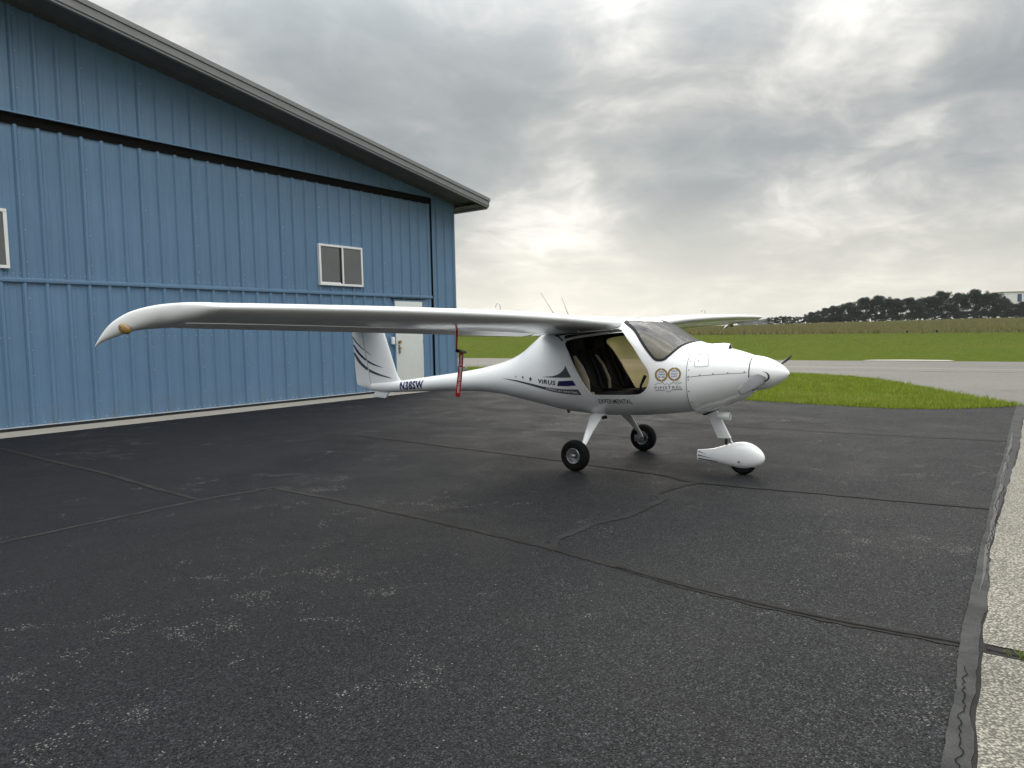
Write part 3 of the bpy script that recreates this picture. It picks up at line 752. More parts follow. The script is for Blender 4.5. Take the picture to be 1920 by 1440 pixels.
def pix_ground(px, Y):   # a place on the terrain seen in this column of the photograph, Y metres ahead
    X = (px - 960) / 1335.5 * Y * 1.0
    return X, Y
def plant(name, px, Y, H, Wm, k, label, cat, group=None, rz=None):
    X, Yy = pix_ground(px, Y); z = float(terr(X, Yy))
    o = empty(name, (X, Yy, z - .1), random.uniform(0, 6.28) if rz is None else rz); o.scale = (Wm * H / 10., Wm * H / 10., H / 10.)
    wm, cm = proto(k)
    for nm, me_ in (('trunk', wm), ('crown', cm)):
        c = bpy.data.objects.new(nm, me_); link(c, o)
    tag(o, label, cat, group); return o
TG = 'trees along the skyline'
TREES = [
 ('bush', 1456, 214, 2.9, 1.3, 5, 'lowest dark bush at the left foot of the skyline tree row', 'bush'),
 ('bush', 1481, 216, 3.0, 1.1, 6, 'low rounded bush right of the lowest bush on the skyline', 'bush'),
 ('bush', 1503, 213, 2.7, 1.3, 5, 'small bush in the dip before the tree row starts climbing', 'bush'),
 ('tree', 1523, 217, 3.9, 1.3, 1, 'short tree beginning the left slope of the tree row', 'tree'),
 ('tree', 1546, 214, 4.9, 1.25, 3, 'small spreading tree on the left slope of the tree row', 'tree'),
 ('tree', 1568, 218, 5.6, 1.1, 0, 'mid height tree where the row steps up on its left side', 'tree'),
 ('tree', 1592, 213, 6.5, 1.0, 4, 'flat crowned tree just left of the first high hump of the row', 'tree'),
 ('tree', 1620, 216, 7.8, 1.0, 1, 'tall tree forming the left half of the first high hump', 'tree'),
 ('tree', 1653, 212, 8.0, 1.0, 0, 'tall dense tree forming the right half of the first high hump', 'tree'),
 ('tree', 1682, 219, 7.4, 1.05, 2, 'slimmer tree with sky gaps right of the first hump', 'tree'),
 ('tree', 1708, 214, 7.3, 1.05, 3, 'open crowned tree in the notch between the two humps', 'tree'),
 ('tree', 1736, 218, 7.6, 1.1, 4, 'broad tree rising from the notch towards the second hump', 'tree'),
 ('tree', 1766, 213, 8.9, .95, 1, 'tallest tree at the left end of the second hump', 'tree'),
 ('tree', 1798, 217, 8.5, .95, 2, 'dark tall tree in the middle of the second hump', 'tree'),
 ('tree', 1832, 212, 9.0, .95, 0, 'tall broad tree on the crest of the second hump', 'tree'),
 ('tree', 1862, 216, 8.3, .9, 4, 'last tall tree of the second hump left of the pale building', 'tree'),
 ('tree', 1888, 211, 5.6, 1.1, 3, 'lower tree in front of the pale distant building', 'tree'),
 ('tree', 1918, 214, 5.2, 1.2, 1, 'lower tree at the right edge of the view below the pale building', 'tree'),
 ('tree', 1955, 216, 6.4, 1.1, 4, 'tree just past the right edge of the view', 'tree'),
 ('bush', 1612, 209, 2.6, 1.5, 6, 'undergrowth bush at the foot of the first high hump', 'bush'),
 ('bush', 1745, 209, 2.6, 1.6, 5, 'undergrowth bush at the foot of the notch between the humps', 'bush'),
 ('bush', 1815, 209, 2.8, 1.6, 6, 'undergrowth bush at the foot of the second hump', 'bush'),
 ('bush', 1680, 208, 2.2, 1.5, 5, 'undergrowth bush at the foot of the slimmer gapped tree', 'bush'),
 ('bush', 1872, 208, 2.4, 1.5, 6, 'undergrowth bush below the pale distant building', 'bush'),
 ('bush', 1566, 209, 2.8, 1.7, 5, 'undergrowth bush at the foot of the left slope', 'bush'),
 ('bush', 1650, 209, 2.6, 1.5, 6, 'undergrowth bush under the tall dense tree of the first hump', 'bush'),
 ('bush', 1712, 210, 2.5, 1.4, 5, 'undergrowth bush under the open crowned tree in the notch', 'bush'),
 ('bush', 1780, 210, 2.7, 1.4, 6, 'undergrowth bush under the tallest tree of the second hump', 'bush'),
 ('bush', 1845, 210, 2.7, 1.4, 5, 'undergrowth bush under the broad tree on the second crest', 'bush'),
 ('bush', 1528, 209, 2.4, 1.6, 6, 'undergrowth bush at the foot of the short tree on the left slope', 'bush'),
 ('bush', 1590, 209, 3.0, 1.5, 5, 'undergrowth bush under the flat crowned tree left of the first hump', 'bush'),
 ('bush', 1905, 209, 3.0, 1.5, 6, 'undergrowth bush at the right edge below the pale building', 'bush'),
]
for nm, px, Y, H, Wm, k, lb, ct in TREES: plant(nm, px, Y, H, Wm, k, lb, ct, TG if nm == 'tree' else 'bushes along the skyline')
plant('tree', 1416, 1500, 22., 1.6, 1, 'hazy blue grey far tree just right of the far wing tip', 'tree', 'far hazy trees')
plant('tree', 1437, 1600, 24., 1.5, 4, 'hazy blue grey far tree between the wing tip and the first bush', 'tree', 'far hazy trees')
plant('tree', 1396, 1550, 20., 1.8, 0, 'hazy blue grey far tree directly behind the far wing tip', 'tree', 'far hazy trees')

# pale far building behind the trees
bx, by = pix_ground(1935, 300); bz = float(terr(bx, by))
fb = tag(empty('office_building', (bx, by, bz), R(-8)), 'pale distant flat roofed building with dark blue glazing behind the trees', 'building')
MB().box(-12., 12., 0, 12., -2, 12.0).build('wall', M['doorwhite'], fb)
MB().box(-12.2, 12.2, -.2, 12.2, 12.02, 12.5).build('parapet', M['conc'], fb)
for q in range(5): MB().box(-6.0 + q * 2.6, -4.4 + q * 2.6, -.12, -.003, 8.2, 11.4).build('window', mat('blue_glazing', (.03, .06, .14), .15, .5) if q == 0 else bpy.data.materials['blue_glazing'], fb)
# two small dark edge markers on the mown field
for px, Y, lb in ((1701, 84, 'left of two small dark markers on the mown field edge'), (1757, 86, 'right of two small dark markers on the mown field edge')):
    X, Yy = pix_ground(px, Y); z = float(terr(X, Yy))
    mk = tag(empty('edge_marker', (X, Yy, z)), lb, 'marker', 'dark edge markers in the field')
    fix_normals(MB().tube([(0, 0, 0), (0, 0, .18)], .04, 8).build('post', M['steel'], mk)); fix_normals(MB().lathe([(.17, .01), (.17, .12), (.36, .13), (.42, .06), (.42, .001)], 10, 'z').build('head', M['black'], mk))
# pale road along the skyline
xs = np.linspace(20, 190, 60); ys = np.full(60, 203.)
V = []; F = []
for i, (x, y) in enumerate(zip(xs, ys)):
    for dy, dz in ((-1.6, .0), (1.6, .10)):
        V.append((x, y + dy, float(terr(x, y + dy)) + .10 + dz))
    if i: F.append((2 * i - 2, 2 * i, 2 * i + 1, 2 * i - 1))
tag(mesh('far_road', V, F, M['conc']), 'thin pale road along the top of the brown meadow', None, None, 'structure')

# ------------------------------------------------------------------ light aircraft
AX, AY, YAW = 1.1702, 8.4441, .6689
plane = tag(empty('light_aircraft', (AX, AY, 0), -YAW), 'white high wing two seat light aircraft parked with its near door open', 'aircraft')
FUS = [(-4.27, .800, .685, .040, .745, 2., 2.), (-3.95, .832, .672, .062, .755, 2., 2.), (-3.7, .852, .682, .075, .768, 2., 2.), (-3.16, .915, .712, .100, .812, 2., 2.), (-2.5, .997, .745, .135, .868, 2., 2.),
 (-2.0, 1.072, .752, .168, .905, 2., 2.), (-1.675, 1.141, .736, .205, .93, 2., 2.), (-1.448, 1.206, .708, .25, .95, 2., 2.1), (-1.218, 1.311, .672, .315, .97, 2., 2.2),
 (-1.0, 1.453, .642, .385, .99, 2.1, 2.3), (-.8, 1.585, .615, .44, 1.0, 2.2, 2.4), (-.6, 1.66, .585, .485, 1.02, 2.4, 2.4), (-.3, 1.685, .562, .535, 1.03, 2.7, 2.4),
 (0, 1.69, .552, .562, 1.04, 2.8, 2.4), (.3, 1.69, .562, .57, 1.05, 2.8, 2.4), (.6, 1.665, .585, .555, 1.05, 2.6, 2.4), (.8, 1.58, .605, .53, 1.05, 2.4, 2.4), (1.0, 1.46, .632, .488, 1.04, 2.3, 2.4), (1.17, 1.39, .658, .445, 1.03, 2.3, 2.4), (1.19, 1.385, .66, .44, 1.03, 2.3, 2.4)]
COWL = [(1.15, 1.395, .620, .452, 1.03, 2.3, 2.3), (1.17, 1.392, .622, .448, 1.03, 2.3, 2.3), (1.3, 1.368, .680, .415, 1.04, 2.3, 2.3), (1.45, 1.335, .735, .350, 1.06, 2.2, 2.2), (1.6, 1.297, .792, .27, 1.07, 2.1, 2.1), (1.7, 1.266, .860, .205, 1.075, 2., 2.), (1.725, 1.258, .885, .188, 1.08, 2., 2.)]
class Loft:
    def __init__(s, T):
        T = sorted(T); s.f = [pchip([t[0] for t in T], [t[k] for t in T]) for k in range(1, 7)]
    def par(s, x): return [float(g(x)) for g in s.f]
    def y(s, x, z):
        zt, zb, w, zm, nt_, nb = s.par(x)
        q, n = ((z - zm) / (zt - zm), nt_) if z >= zm else ((zm - z) / (zm - zb), nb)
        return w * max(0., 1 - min(q, 1.) ** n) ** (1 / n)
    def ring(s, x, n, shrink=0.):
        zt, zb, w, zm, nt_, nb = s.par(x); out = []
        for k in range(n):
            a = 2 * math.pi * k / n; ca, sa = math.cos(a), math.sin(a)
            e = 2 / (nt_ if sa >= 0 else nb)
            yy = (w - shrink) * math.copysign(abs(ca) ** e, ca); hh = ((zt - zm) if sa >= 0 else (zm - zb)) - shrink
            out.append((x, yy, zm + hh * math.copysign(abs(sa) ** e, sa)))
        return out
    def grid(s, xs, n=96, shrink=0., cap0=False, cap1=False):
        V = []; F = []
        for x in xs: V += s.ring(x, n, shrink)
        for i in range(len(xs) - 1):
            for k in range(n): F.append((i * n + k, i * n + (k + 1) % n, (i + 1) * n + (k + 1) % n, (i + 1) * n + k))
        if cap0: F.append(tuple(range(n - 1, -1, -1)))
        if cap1: b = (len(xs) - 1) * n; F.append(tuple(range(b, b + n)))
        return V, F
fus, cow = Loft(FUS), Loft(COWL)
DOOR = catmull([(-.322, 1.39), (-.315, 1.425), (-.285, 1.446), (-.151, 1.471), (.109, 1.500), (.400, 1.530), (.450, 1.519), (.505, 1.462), (.6, 1.363), (.707, 1.219), (.772, 1.132), (.795, 1.06), (.788, .985), (.754, .915), (.697, .864), (.615, .840), (.364, .828), (.111, .822), (.057, .840), (.007, .895), (-.107, 1.06), (-.246, 1.288)], 5, True)
WSH = [(.366, 1.655)] + catmull([(.366, 1.642), (.553, 1.531), (.716, 1.346), (.818, 1.238), (.866, 1.213), (.919, 1.215), (.966, 1.246), (1.015, 1.303), (1.054, 1.356), (1.088, 1.387), (1.112, 1.402)], 5) + [(1.125, 1.42), (1.125, 1.9), (.366, 1.9)]
def temp_obj(V, F, m1=None, m2=None):
    me_ = bpy.data.meshes.new('tmp'); me_.from_pydata([tuple(map(float, v)) for v in V], [], [tuple(f) for f in F])
    for q in (m1, m2):
        if q: me_.materials.append(q)
    bm = bmesh.new(); bm.from_mesh(me_); bmesh.ops.recalc_face_normals(bm, faces=bm.faces); bm.to_mesh(me_); bm.free()
    o = bpy.data.objects.new('tmp', me_); C.objects.link(o); return o
def cutter(poly, y0, y1):
    mb = MB().prism(poly, 'y', y0, y1); return temp_obj(mb.V, mb.F)
def bake(o, name, parent, killers=()):
    dg = bpy.context.evaluated_depsgraph_get(); dg.update()
    me_ = bpy.data.meshes.new_from_object(o.evaluated_get(dg)); me_.name = name
    r = bpy.data.objects.new(name, me_); link(r, parent)
    for k in (o, *killers): bpy.data.objects.remove(k)
    return r
def smooth_from(o, lf_obj_mesh, angle=35):
    """smooth shading taken from the uncut skin, so that the cut edges do not disturb it"""
    me_ = o.data
    me_.polygons.foreach_set('use_smooth', [True] * len(me_.polygons)); me_.set_sharp_from_angle(angle=R(angle))
    bm = bmesh.new(); bm.from_mesh(lf_obj_mesh); bm.normal_update(); bm.faces.ensure_lookup_table()
    bvh = BVHTree.FromBMesh(bm)
    from mathutils.interpolate import poly_3d_calc
    nrm = [None] * len(me_.loops); vn = [l.vector.copy() for l in me_.corner_normals]
    for p in me_.polygons:
        for li in p.loop_indices:
            co = me_.vertices[me_.loops[li].vertex_index].co
            hit = bvh.find_nearest(co)
            res = vn[li]
            if hit[0] is not None and hit[3] < .0012:
                f = bm.faces[hit[2]]; w = poly_3d_calc([v.co for v in f.verts], hit[0]); nn = Vector((0, 0, 0))
                for v, ww in zip(f.verts, w): nn += v.normal * ww
                nn.normalize()
                if nn.dot(p.normal) > .75: res = nn
            nrm[li] = res
    bm.free(); me_.normals_split_custom_set([tuple(v) for v in nrm])
    return o
fx = np.concatenate([np.linspace(-4.27, -1.6, 40)[:-1], np.linspace(-1.6, -.4, 34)[:-1], np.linspace(-.4, 1.164, 56)])
V, F = fus.grid(fx, 104, cap0=True)
skin = temp_obj(V, F, M['paint'], M['inside']); skin_mesh = skin.data.copy()
md = skin.modifiers.new('s', 'SOLIDIFY'); md.thickness = .022; md.offset = -1; md.material_offset = 1; md.material_offset_rim = 0; md.use_even_offset = False
k1 = cutter(DOOR, -.9, .9); k2 = cutter(WSH, -.9, .9)
for k in (k1, k2):
    b = skin.modifiers.new('b', 'BOOLEAN'); b.object = k; b.operation = 'DIFFERENCE'; b.solver = 'EXACT'
fuselage = bake(skin, 'fuselage', plane)
smooth_from(fuselage, skin_mesh)
V, F = fus.grid(fx[(fx > -.6)], 104)
def glass_part(name, poly, y0, y1, m, off=.004):
    Vg = []; xs2 = fx[fx > -.6]
    for x in xs2: Vg += fus.ring(x, 104, off)
    g = temp_obj(Vg, F, m); sm = g.data.copy()
    md2 = g.modifiers.new('s', 'SOLIDIFY'); md2.thickness = .003; md2.offset = -1; md2.use_even_offset = False
    kk = cutter(poly, y0, y1); b3 = g.modifiers.new('b', 'BOOLEAN'); b3.object = kk; b3.operation = 'INTERSECT'; b3.solver = 'EXACT'
    o = bake(g, name, plane, (kk,)); smooth_from(o, sm); return o
windshield = glass_part('windshield', WSH, -.9, .9, M['glass'])
far_door = glass_part('far_door_window', DOOR, .05, .9, M['doorglass'])
for k in (k1, k2): bpy.data.objects.remove(k)

def on_side(x, z, off=.0015, lf=None, side=-1):
    lf = lf or (fus if x < 1.164 else cow)
    return (x, side * (lf.y(x, z) + off), z)
def side_strip(name, up, lo, m, parent, off=.0018, rows=3, lf=None, side=-1):
    """decal patch between two matched outlines given in side view (x, z)"""
    V = []; F = []; n = len(up)
    for a, b in zip(up, lo):
        for r in range(rows + 1):
            t = r / rows; V.append(on_side(a[0] * (1 - t) + b[0] * t, a[1] * (1 - t) + b[1] * t, off, lf, side))
    w = rows + 1
    for i in range(n - 1):
        for r in range(rows): F.append((i * w + r, i * w + r + 1, (i + 1) * w + r + 1, (i + 1) * w + r))
    o = mesh(name, V, F, m, parent, True)
    if (o.data.polygons[0].normal.y > 0) == (side < 0): o.data.flip_normals()
    return o
def side_line(name, pts, w, m, parent, off=.0016, closed=False, n=5, lf=None, smooth=True, side=-1, rows=1):
    P = catmull(pts, n, closed) if smooth else pts
    if closed: P = P + [P[0]]
    up = []; lo = []
    for i, p in enumerate(P):
        if closed: a = np.array(P[i - 1 if i else -2]); b = np.array(P[i + 1 if i + 1 < len(P) else 1])
        else: a = np.array(P[max(0, i - 1)]); b = np.array(P[min(len(P) - 1, i + 1)])
        d = b - a; d = d / (np.linalg.norm(d) + 1e-9); nn = np.array([-d[1], d[0]]) * w / 2
        up.append(tuple(np.array(p) + nn)); lo.append(tuple(np.array(p) - nn))
    return side_strip(name, up, lo, m, parent, off, rows, lf, side)
def resample(P, n):
    P = np.array(P); d = np.concatenate([[0], np.cumsum(np.linalg.norm(np.diff(P, axis=0), axis=1))]); t = np.linspace(0, d[-1], n)
    return [(np.interp(a, d, P[:, 0]), np.interp(a, d, P[:, 1])) for a in t]
def text_mesh(txt, bold=0., shear=0., spacing=1., cols=0):
    cu = bpy.data.curves.new('txt', 'FONT'); cu.body = txt; cu.size = 1.; cu.offset = bold; cu.shear = shear; cu.space_character = spacing; cu.resolution_u = 4; cu.fill_mode = 'FRONT'
    o = bpy.data.objects.new('txt', cu); C.objects.link(o)
    dg = bpy.context.evaluated_depsgraph_get(); me_ = bpy.data.meshes.new_from_object(o.evaluated_get(dg))
    V = np.array([v.co[:] for v in me_.vertices]); F = [tuple(p.vertices) for p in me_.polygons]
    bpy.data.objects.remove(o); bpy.data.meshes.remove(me_)
    V[:, :2] -= V[:, :2].min(0); V[:, :2] /= V[:, :2].max(0)
    if cols:         # sliced into small facets so that it can follow a curved skin
        bm = bmesh.new(); vs = [bm.verts.new((a, b, 0)) for a, b in V[:, :2]]
        for f in F:
            try: bm.faces.new([vs[i] for i in f])
            except ValueError: pass
        for k in range(1, 8): bmesh.ops.bisect_plane(bm, geom=bm.verts[:] + bm.edges[:] + bm.faces[:], plane_co=(0, k / 8, 0), plane_no=(0, 1, 0))
        for k in range(1, cols): bmesh.ops.bisect_plane(bm, geom=bm.verts[:] + bm.edges[:] + bm.faces[:], plane_co=(k / cols, 0, 0), plane_no=(1, 0, 0))
        bm.verts.index_update(); V = np.array([v.co[:] for v in bm.verts]); F = [tuple(v.index for v in f.verts) for f in bm.faces]; bm.free()
    return V[:, :2], F
def side_text(txt, base, m, parent, height, bold=.02, shear=0., off=.0022, spacing=1.05, name='lettering', lf=None):
    """text whose base line follows the polyline `base` (side view), letter height in metres"""
    V2, F2 = text_mesh(txt, bold, shear, spacing, max(4, len(txt) * 2)); B = np.array(resample(base, 24)); out = []
    for a, b in V2:
        q = a * 23; i = min(int(q), 22); t = q - i; p = B[i] * (1 - t) + B[i + 1] * t; d = B[i + 1] - B[i]; d = d / np.linalg.norm(d)
        x, z = p[0] - d[1] * height * b, p[1] + d[0] * height * b
        out.append(on_side(x, z, off, lf))
    o = mesh(name, out, F2, m, parent)
    if sum(p.normal.y * p.area for p in o.data.polygons) > 0: o.data.flip_normals()
    return o
# --- markings on the fuselage side
up = catmull([(-1.458, .961), (-1.323, .956), (-1.165, .950), (-.961, .932), (-.774, .910), (-.604, .889), (-.441, .879), (-.286, .876), (-.108, .882)], 6)
lo = catmull([(-1.458, .960), (-1.271, .943), (-1.063, .921), (-.87, .896), (-.694, .868), (-.531, .842), (-.375, .826), (-.226, .818), (-.067, .819)], 6)
side_strip('swoosh_stripe', resample(up, 40), resample(lo, 40), M['grey'], fuselage)
up = catmull([(-.651, 1.012), (-.507, 1.022), (-.41, 1.043), (-.346, 1.074), (-.30, 1.113), (-.282, 1.153)], 6); lo = catmull([(-.651, 1.010), (-.508, 1.008), (-.40, 1.009), (-.33, 1.010), (-.26, 1.014), (-.197, 1.019)], 6)
lo = [(a, b) for a, b in resample(lo, 24)]; up = resample(up, 24)
# the trailing edge of the shape leans along the door frame
up = up + [(-.282 + .085 * q, 1.153 - .134 * q) for q in (.35, .7, 1.)]; lo = lo + [(-.197, 1.0185)] * 3
side_strip('fin_shape', up, lo, M['grey'], fuselage)
side_strip('blue_block', resample([(-.389, .968), (-.28, .977), (-.173, .984)], 12), resample([(-.415, .911), (-.264, .914), (-.127, .927)], 12), M['navy'], fuselage)
side_text('ViRUS', [(-.733, .931), (-.44, .918)], M['blackdecal'], fuselage, .054, .026, .12, spacing=1.1)
for (x, z, r) in ((-1.166, .991, .014), (-1.021, .991, .024), (-.870, .976, .034)):
    pts = [(x + (r if k % 2 == 0 else r * .42) * math.sin(math.pi * k / 5 + .2), z + (r if k % 2 == 0 else r * .42) * math.cos(math.pi * k / 5 + .2)) for k in range(10)]
    mesh('star', [on_side(x, z, .002)] + [on_side(*p, .002) for p in pts], [(0, 1 + (k + 1) % 10, 1 + k) for k in range(10)], M['navy'], fuselage)
side_text('S-WING BY PIPISTREL', [(-.606, .862), (-.449, .845), (-.296, .834), (-.115, .832)], M['decalwhite'], fuselage, .023, .008, .1, .0032)
side_text('EXPERIMENTAL', [(.139, .727), (.35, .734), (.553, .742)], M['blackdecal'], fuselage, .054, .016, 0., spacing=1.12)
side_text('N38SW', [(-3.561, .722), (-3.034, .762)], M['navy'], fuselage, .124, .044, .10, spacing=1.12)
side_text('PIPISTREL', [(.841, .914), (.98, .921), (1.124, .929)], M['grey'], fuselage, .028, .0, 0., spacing=1.15)
side_line('badge_line', [(.844, .903), (.945, .907)], .006, M['grey'], fuselage, smooth=False); side_line('badge_line', [(1.018, .912), (1.123, .917)], .006, M['grey'], fuselage, smooth=False)
side_line('badge_line', [(.955, .905), (.968, .893), (.985, .890), (1.0, .896), (1.01, .908)], .005, M['grey'], fuselage)
side_line('mountain_line', [(.845, .960), (.876, .982), (.888, .978), (.925, .988), (.952, .963), (.974, .982), (.985, .963), (1.032, .989), (1.044, .998)], .0045, M['grey'], fuselage, smooth=False)
side_line('mountain_line', [(1.044, .998), (1.054, .974), (1.077, .999), (1.124, .990), (1.07, .970)], .0045, M['grey'], fuselage, smooth=False)
for (cx, cz, words) in ((.914, 1.069, ('WORLD', 'CHAMPION', '2001 2002')), (1.047, 1.078, ('WORLD', 'RECORD', 'FLIGHT'))):
    mb = MB(); nl = 26
    for k in range(nl):
        a = R(-90 + 156 * ((k // 2) / (nl / 2 - 1))) if k % 2 == 0 else R(-90 - 156 * ((k // 2) / (nl / 2 - 1)))
        a0 = a + (1 if k % 2 == 0 else -1) * .30
        for rr, ln in ((.056, .030), (.064, .026)):
            p = (cx + rr * math.cos(a), cz + rr * 1.06 * math.sin(a)); td = a0 + (math.pi / 2 if k % 2 == 0 else -math.pi / 2)
            dx, dz = math.cos(td), math.sin(td); nx, nz = -dz, dx
            L = [(0, 0), (ln * .4, .0075), (ln, 0), (ln * .4, -.0075)]
            mb.add([on_side(p[0] + dx * u + nx * w, p[1] + dz * u + nz * w, .0025) for u, w in L], [(0, 1, 2, 3)])
    o = mb.build('laurel_wreath', M['gold'], fuselage)
    for r_, wd in enumerate(words):
        zz = cz + .020 - .027 * r_; hw = (.030, .040, .037)[r_] if cx < 1 else (.031, .034, .031)[r_]
        side_text(wd, [(cx - hw, zz), (cx + hw, zz + .003)], M['bluetext'], fuselage, .018, .02, 0.)
# frames, seals and seams
side_line('door_frame', DOOR[::2], .018, M['white'], fuselage, .003, True, 2)
wl = [p for p in WSH[1:-3]]
for sd in (-1, 1):
    side_line('windshield_seal', [(p[0] + .012, p[1] + .003) if p[0] < .83 else ((p[0], p[1] + .012) if p[0] < .95 else (p[0] - .010, p[1] + .008)) for p in wl[::2]], .026, M['black'], windshield, .0045, False, 4, None, True, sd, 4)
# top rail of the windshield under the wing leading edge
# --- cowling
cx_ = np.concatenate([np.linspace(1.169, 1.60, 26)[:-1], np.linspace(1.60, 1.722, 12)])
V, F = cow.grid(cx_, 96); cw = temp_obj(V, F, M['paint'], M['inside']); cmesh = cw.data.copy()
md = cw.modifiers.new('s', 'SOLIDIFY'); md.thickness = .012; md.offset = -1; md.material_offset = 1; md.material_offset_rim = 0; md.use_even_offset = False
cowling = bake(cw, 'cowling', plane); smooth_from(cowling, cmesh)
mesh('firewall', fus.ring(1.15, 64, .02), [tuple(range(64))], M['inside'], plane)
mesh('engine_blank', cow.ring(1.70, 48, .03), [tuple(range(48))], M['inside'], cowling)
side_line('panel_seam', [(1.172, 1.044), (1.311, 1.062), (1.454, 1.074), (1.59, 1.083), (1.712, 1.088)], .0055, M['seam'], cowling, .0012, lf=cow)
side_line('panel_seam', [(1.252, 1.277), (1.33, 1.279), (1.351, 1.268), (1.370, 1.175), (1.360, 1.158), (1.262, 1.153), (1.240, 1.166), (1.236, 1.262)], .0045, M['seam'], cowling, .0012, True, 3, cow)
side_line('panel_seam', [(1.1665, 1.36), (1.1665, 1.2), (1.1665, 1.0), (1.1665, .8), (1.1665, .72)], .006, M['seam'], cowling, .0008, lf=cow)
sc = MB()
for x, z in [(1.187, 1.055), (1.30, 1.070), (1.42, 1.082), (1.55, 1.091), (1.69, 1.098), (1.187, 1.02), (1.187, .90), (1.19, 1.21), (1.19, 1.12), (1.27, 1.215), (1.195, .78)]:
    P = [on_side(x + .007 * math.cos(a), z + .007 * math.sin(a), .0018, cow) for a in np.arange(8) * math.pi / 4]; sc.add(P, [tuple(range(8))])
o = sc.build('screws', M['steel'], cowling); o['kind'] = 'stuff'
# air scoop on top of the cowling
sV = []; sF = []; NS = 9
for i, x in enumerate(np.linspace(1.20, 1.475, 14)):
    f = i / 13; h = .052 * f * f * (3 - 2 * f); wv = .052 * (.4 + .6 * f); zt = cow.par(x)[0]
    for k in range(NS):
        a = math.pi * k / (NS - 1); sV.append((x, -.03 - wv * math.cos(a), zt - .012 + (h + .010) * math.sin(a)))
    if i:
        for k in range(NS - 1): sF.append(((i - 1) * NS + k, (i - 1) * NS + k + 1, i * NS + k + 1, i * NS + k))
scoop = fix_normals(mesh('air_scoop', sV, sF, M['paint'], cowling, True))
zt = cow.par(1.47)[0]
mesh('scoop_mouth', [(1.472, -.03 - .047 * math.cos(math.pi * k / 8), zt - .014 + .056 * math.sin(math.pi * k / 8)) for k in range(9)], [tuple(range(9))], M['black'], cowling)
# chin outlet below the cowling
ch = MB(); ch.prism([(1.20, .640), (1.32, .672), (1.43, .722), (1.46, .765), (1.20, .70)], 'y', -.10, .10)
bevel(ch.build('chin_outlet', M['paint'], cowling), .012)
# --- spinner and propeller
spin = MB(); prof = []
for i in range(22):
    t = i / 21; prof.append((1.729 + .347 * t, .181 * (1 - t ** 1.75) ** .72 if t < 1 else .0005))
spin.lathe(prof, 48, 'x', (0, 0, 1.077)); spin.add([], [])
spinner = fix_normals(spin.build('spinner', M['paint'], plane, True))
mesh('backplate', [(1.727, .179 * math.cos(2 * math.pi * k / 40), 1.077 + .179 * math.sin(2 * math.pi * k / 40)) for k in range(40)], [tuple(range(40))], M['black'], spinner)
def blade(ang):
    V = []; F = []; n = 12; st = np.linspace(.10, .80, 18); ca, sa = math.cos(ang), math.sin(ang)
    for i, r_ in enumerate(st):
        f = (r_ - .10) / .70; ch_ = float(np.interp(f, [0, .12, .30, .55, .97, 1.], [.070, .100, .142, .120, .064, .050]))
        th = ch_ * (.30 - .20 * min(1, f * 1.4)); pit = R(62 - 34 * f)
        for k in range(n):
            a = 2 * math.pi * k / n; u = .5 * ch_ * math.cos(a); w = .5 * th * math.sin(a)
            e = u * math.cos(pit) - w * math.sin(pit); x = u * math.sin(pit) + w * math.cos(pit)
            # radial direction (0, -ca, -sa); in-plane tangential (0, sa, -ca)
            V.append((1.850 + x, -ca * r_ + sa * e, 1.077 - sa * r_ - ca * e))
        if i:
            for k in range(n): F.append(((i - 1) * n + k, (i - 1) * n + (k + 1) % n, i * n + (k + 1) % n, i * n + k))
    F.append(tuple(range(n))); F.append(tuple(range((len(st) - 1) * n, len(st) * n)))
    return fix_normals(mesh('propeller_blade', V, F, M['blade'], plane, True))
for a in (R(10), R(190)):
    blade(a)
def spin_r(x):
    t = (x - 1.729) / .347; return .181 * max(0, 1 - t ** 1.75) ** .72
cut = MB(); ring_ = []
for k in range(20):
    a = R(-78) + R(205) * k / 19
    for rr in (1.0, 1.0 + .26 * math.sin(math.pi * (k + .3) / 19.6)):
        x = 1.842 + .062 * rr * math.cos(a); th = (.052 * rr * math.sin(a)) / spin_r(x) + R(10)
        ring_.append((x, -math.cos(th) * (spin_r(x) + .002), 1.077 - math.sin(th) * (spin_r(x) + .002)))
mesh('blade_gap', ring_, [(2 * k, 2 * k + 1, 2 * k + 3, 2 * k + 2) for k in range(19)], M['black'], spinner)

# --- wings
STN = [ # |y|, xLE, zLE, xTE, zTE, thickness ratio
 (.30, .375, 1.618, -.80, 1.520, .15), (.50, .372, 1.622, -.66, 1.503, .155), (.75, .362, 1.632, -.585, 1.497, .155), (1.4, .322, 1.668, -.57, 1.512, .155), (2.3, .270, 1.700, -.56, 1.538, .152), (3.0, .228, 1.716, -.548, 1.560, .15), (3.75, .178, 1.728, -.535, 1.582, .148), (4.6, .122, 1.733, -.522, 1.607, .145), (4.95, .098, 1.733, -.517, 1.617, .145)]
TIP = [(5.00, .050, 1.735, -.530, 1.614, .17), (5.05, -.08, 1.738, -.545, 1.612, .22), (5.10, -.27, 1.735, -.565, 1.608, .36), (5.16, -.40, 1.718, -.60, 1.600, .55), (5.22, -.515, 1.690, -.65, 1.580, .80), (5.26, -.58, 1.660, -.69, 1.560, .90), (5.30, -.64, 1.622, -.725, 1.540, .90), (5.335, -.712, 1.563, -.752, 1.515, .85), (5.36, -.760, 1.498, -.764, 1.495, .40)]
NA = 22
def airfoil(t):
    """closed loop: upper surface LE -> TE, then lower TE -> LE; returns (chordwise, up) fractions"""
    xs_ = (1 - np.cos(np.linspace(0, math.pi, NA))) / 2
    yt = 5 * t * (.2969 * np.sqrt(xs_) - .126 * xs_ - .3516 * xs_**2 + .2843 * xs_**3 - .1036 * xs_**4); cam_ = .028 * 4 * xs_ * (1 - xs_)
    return xs_, cam_ + yt, cam_ - yt
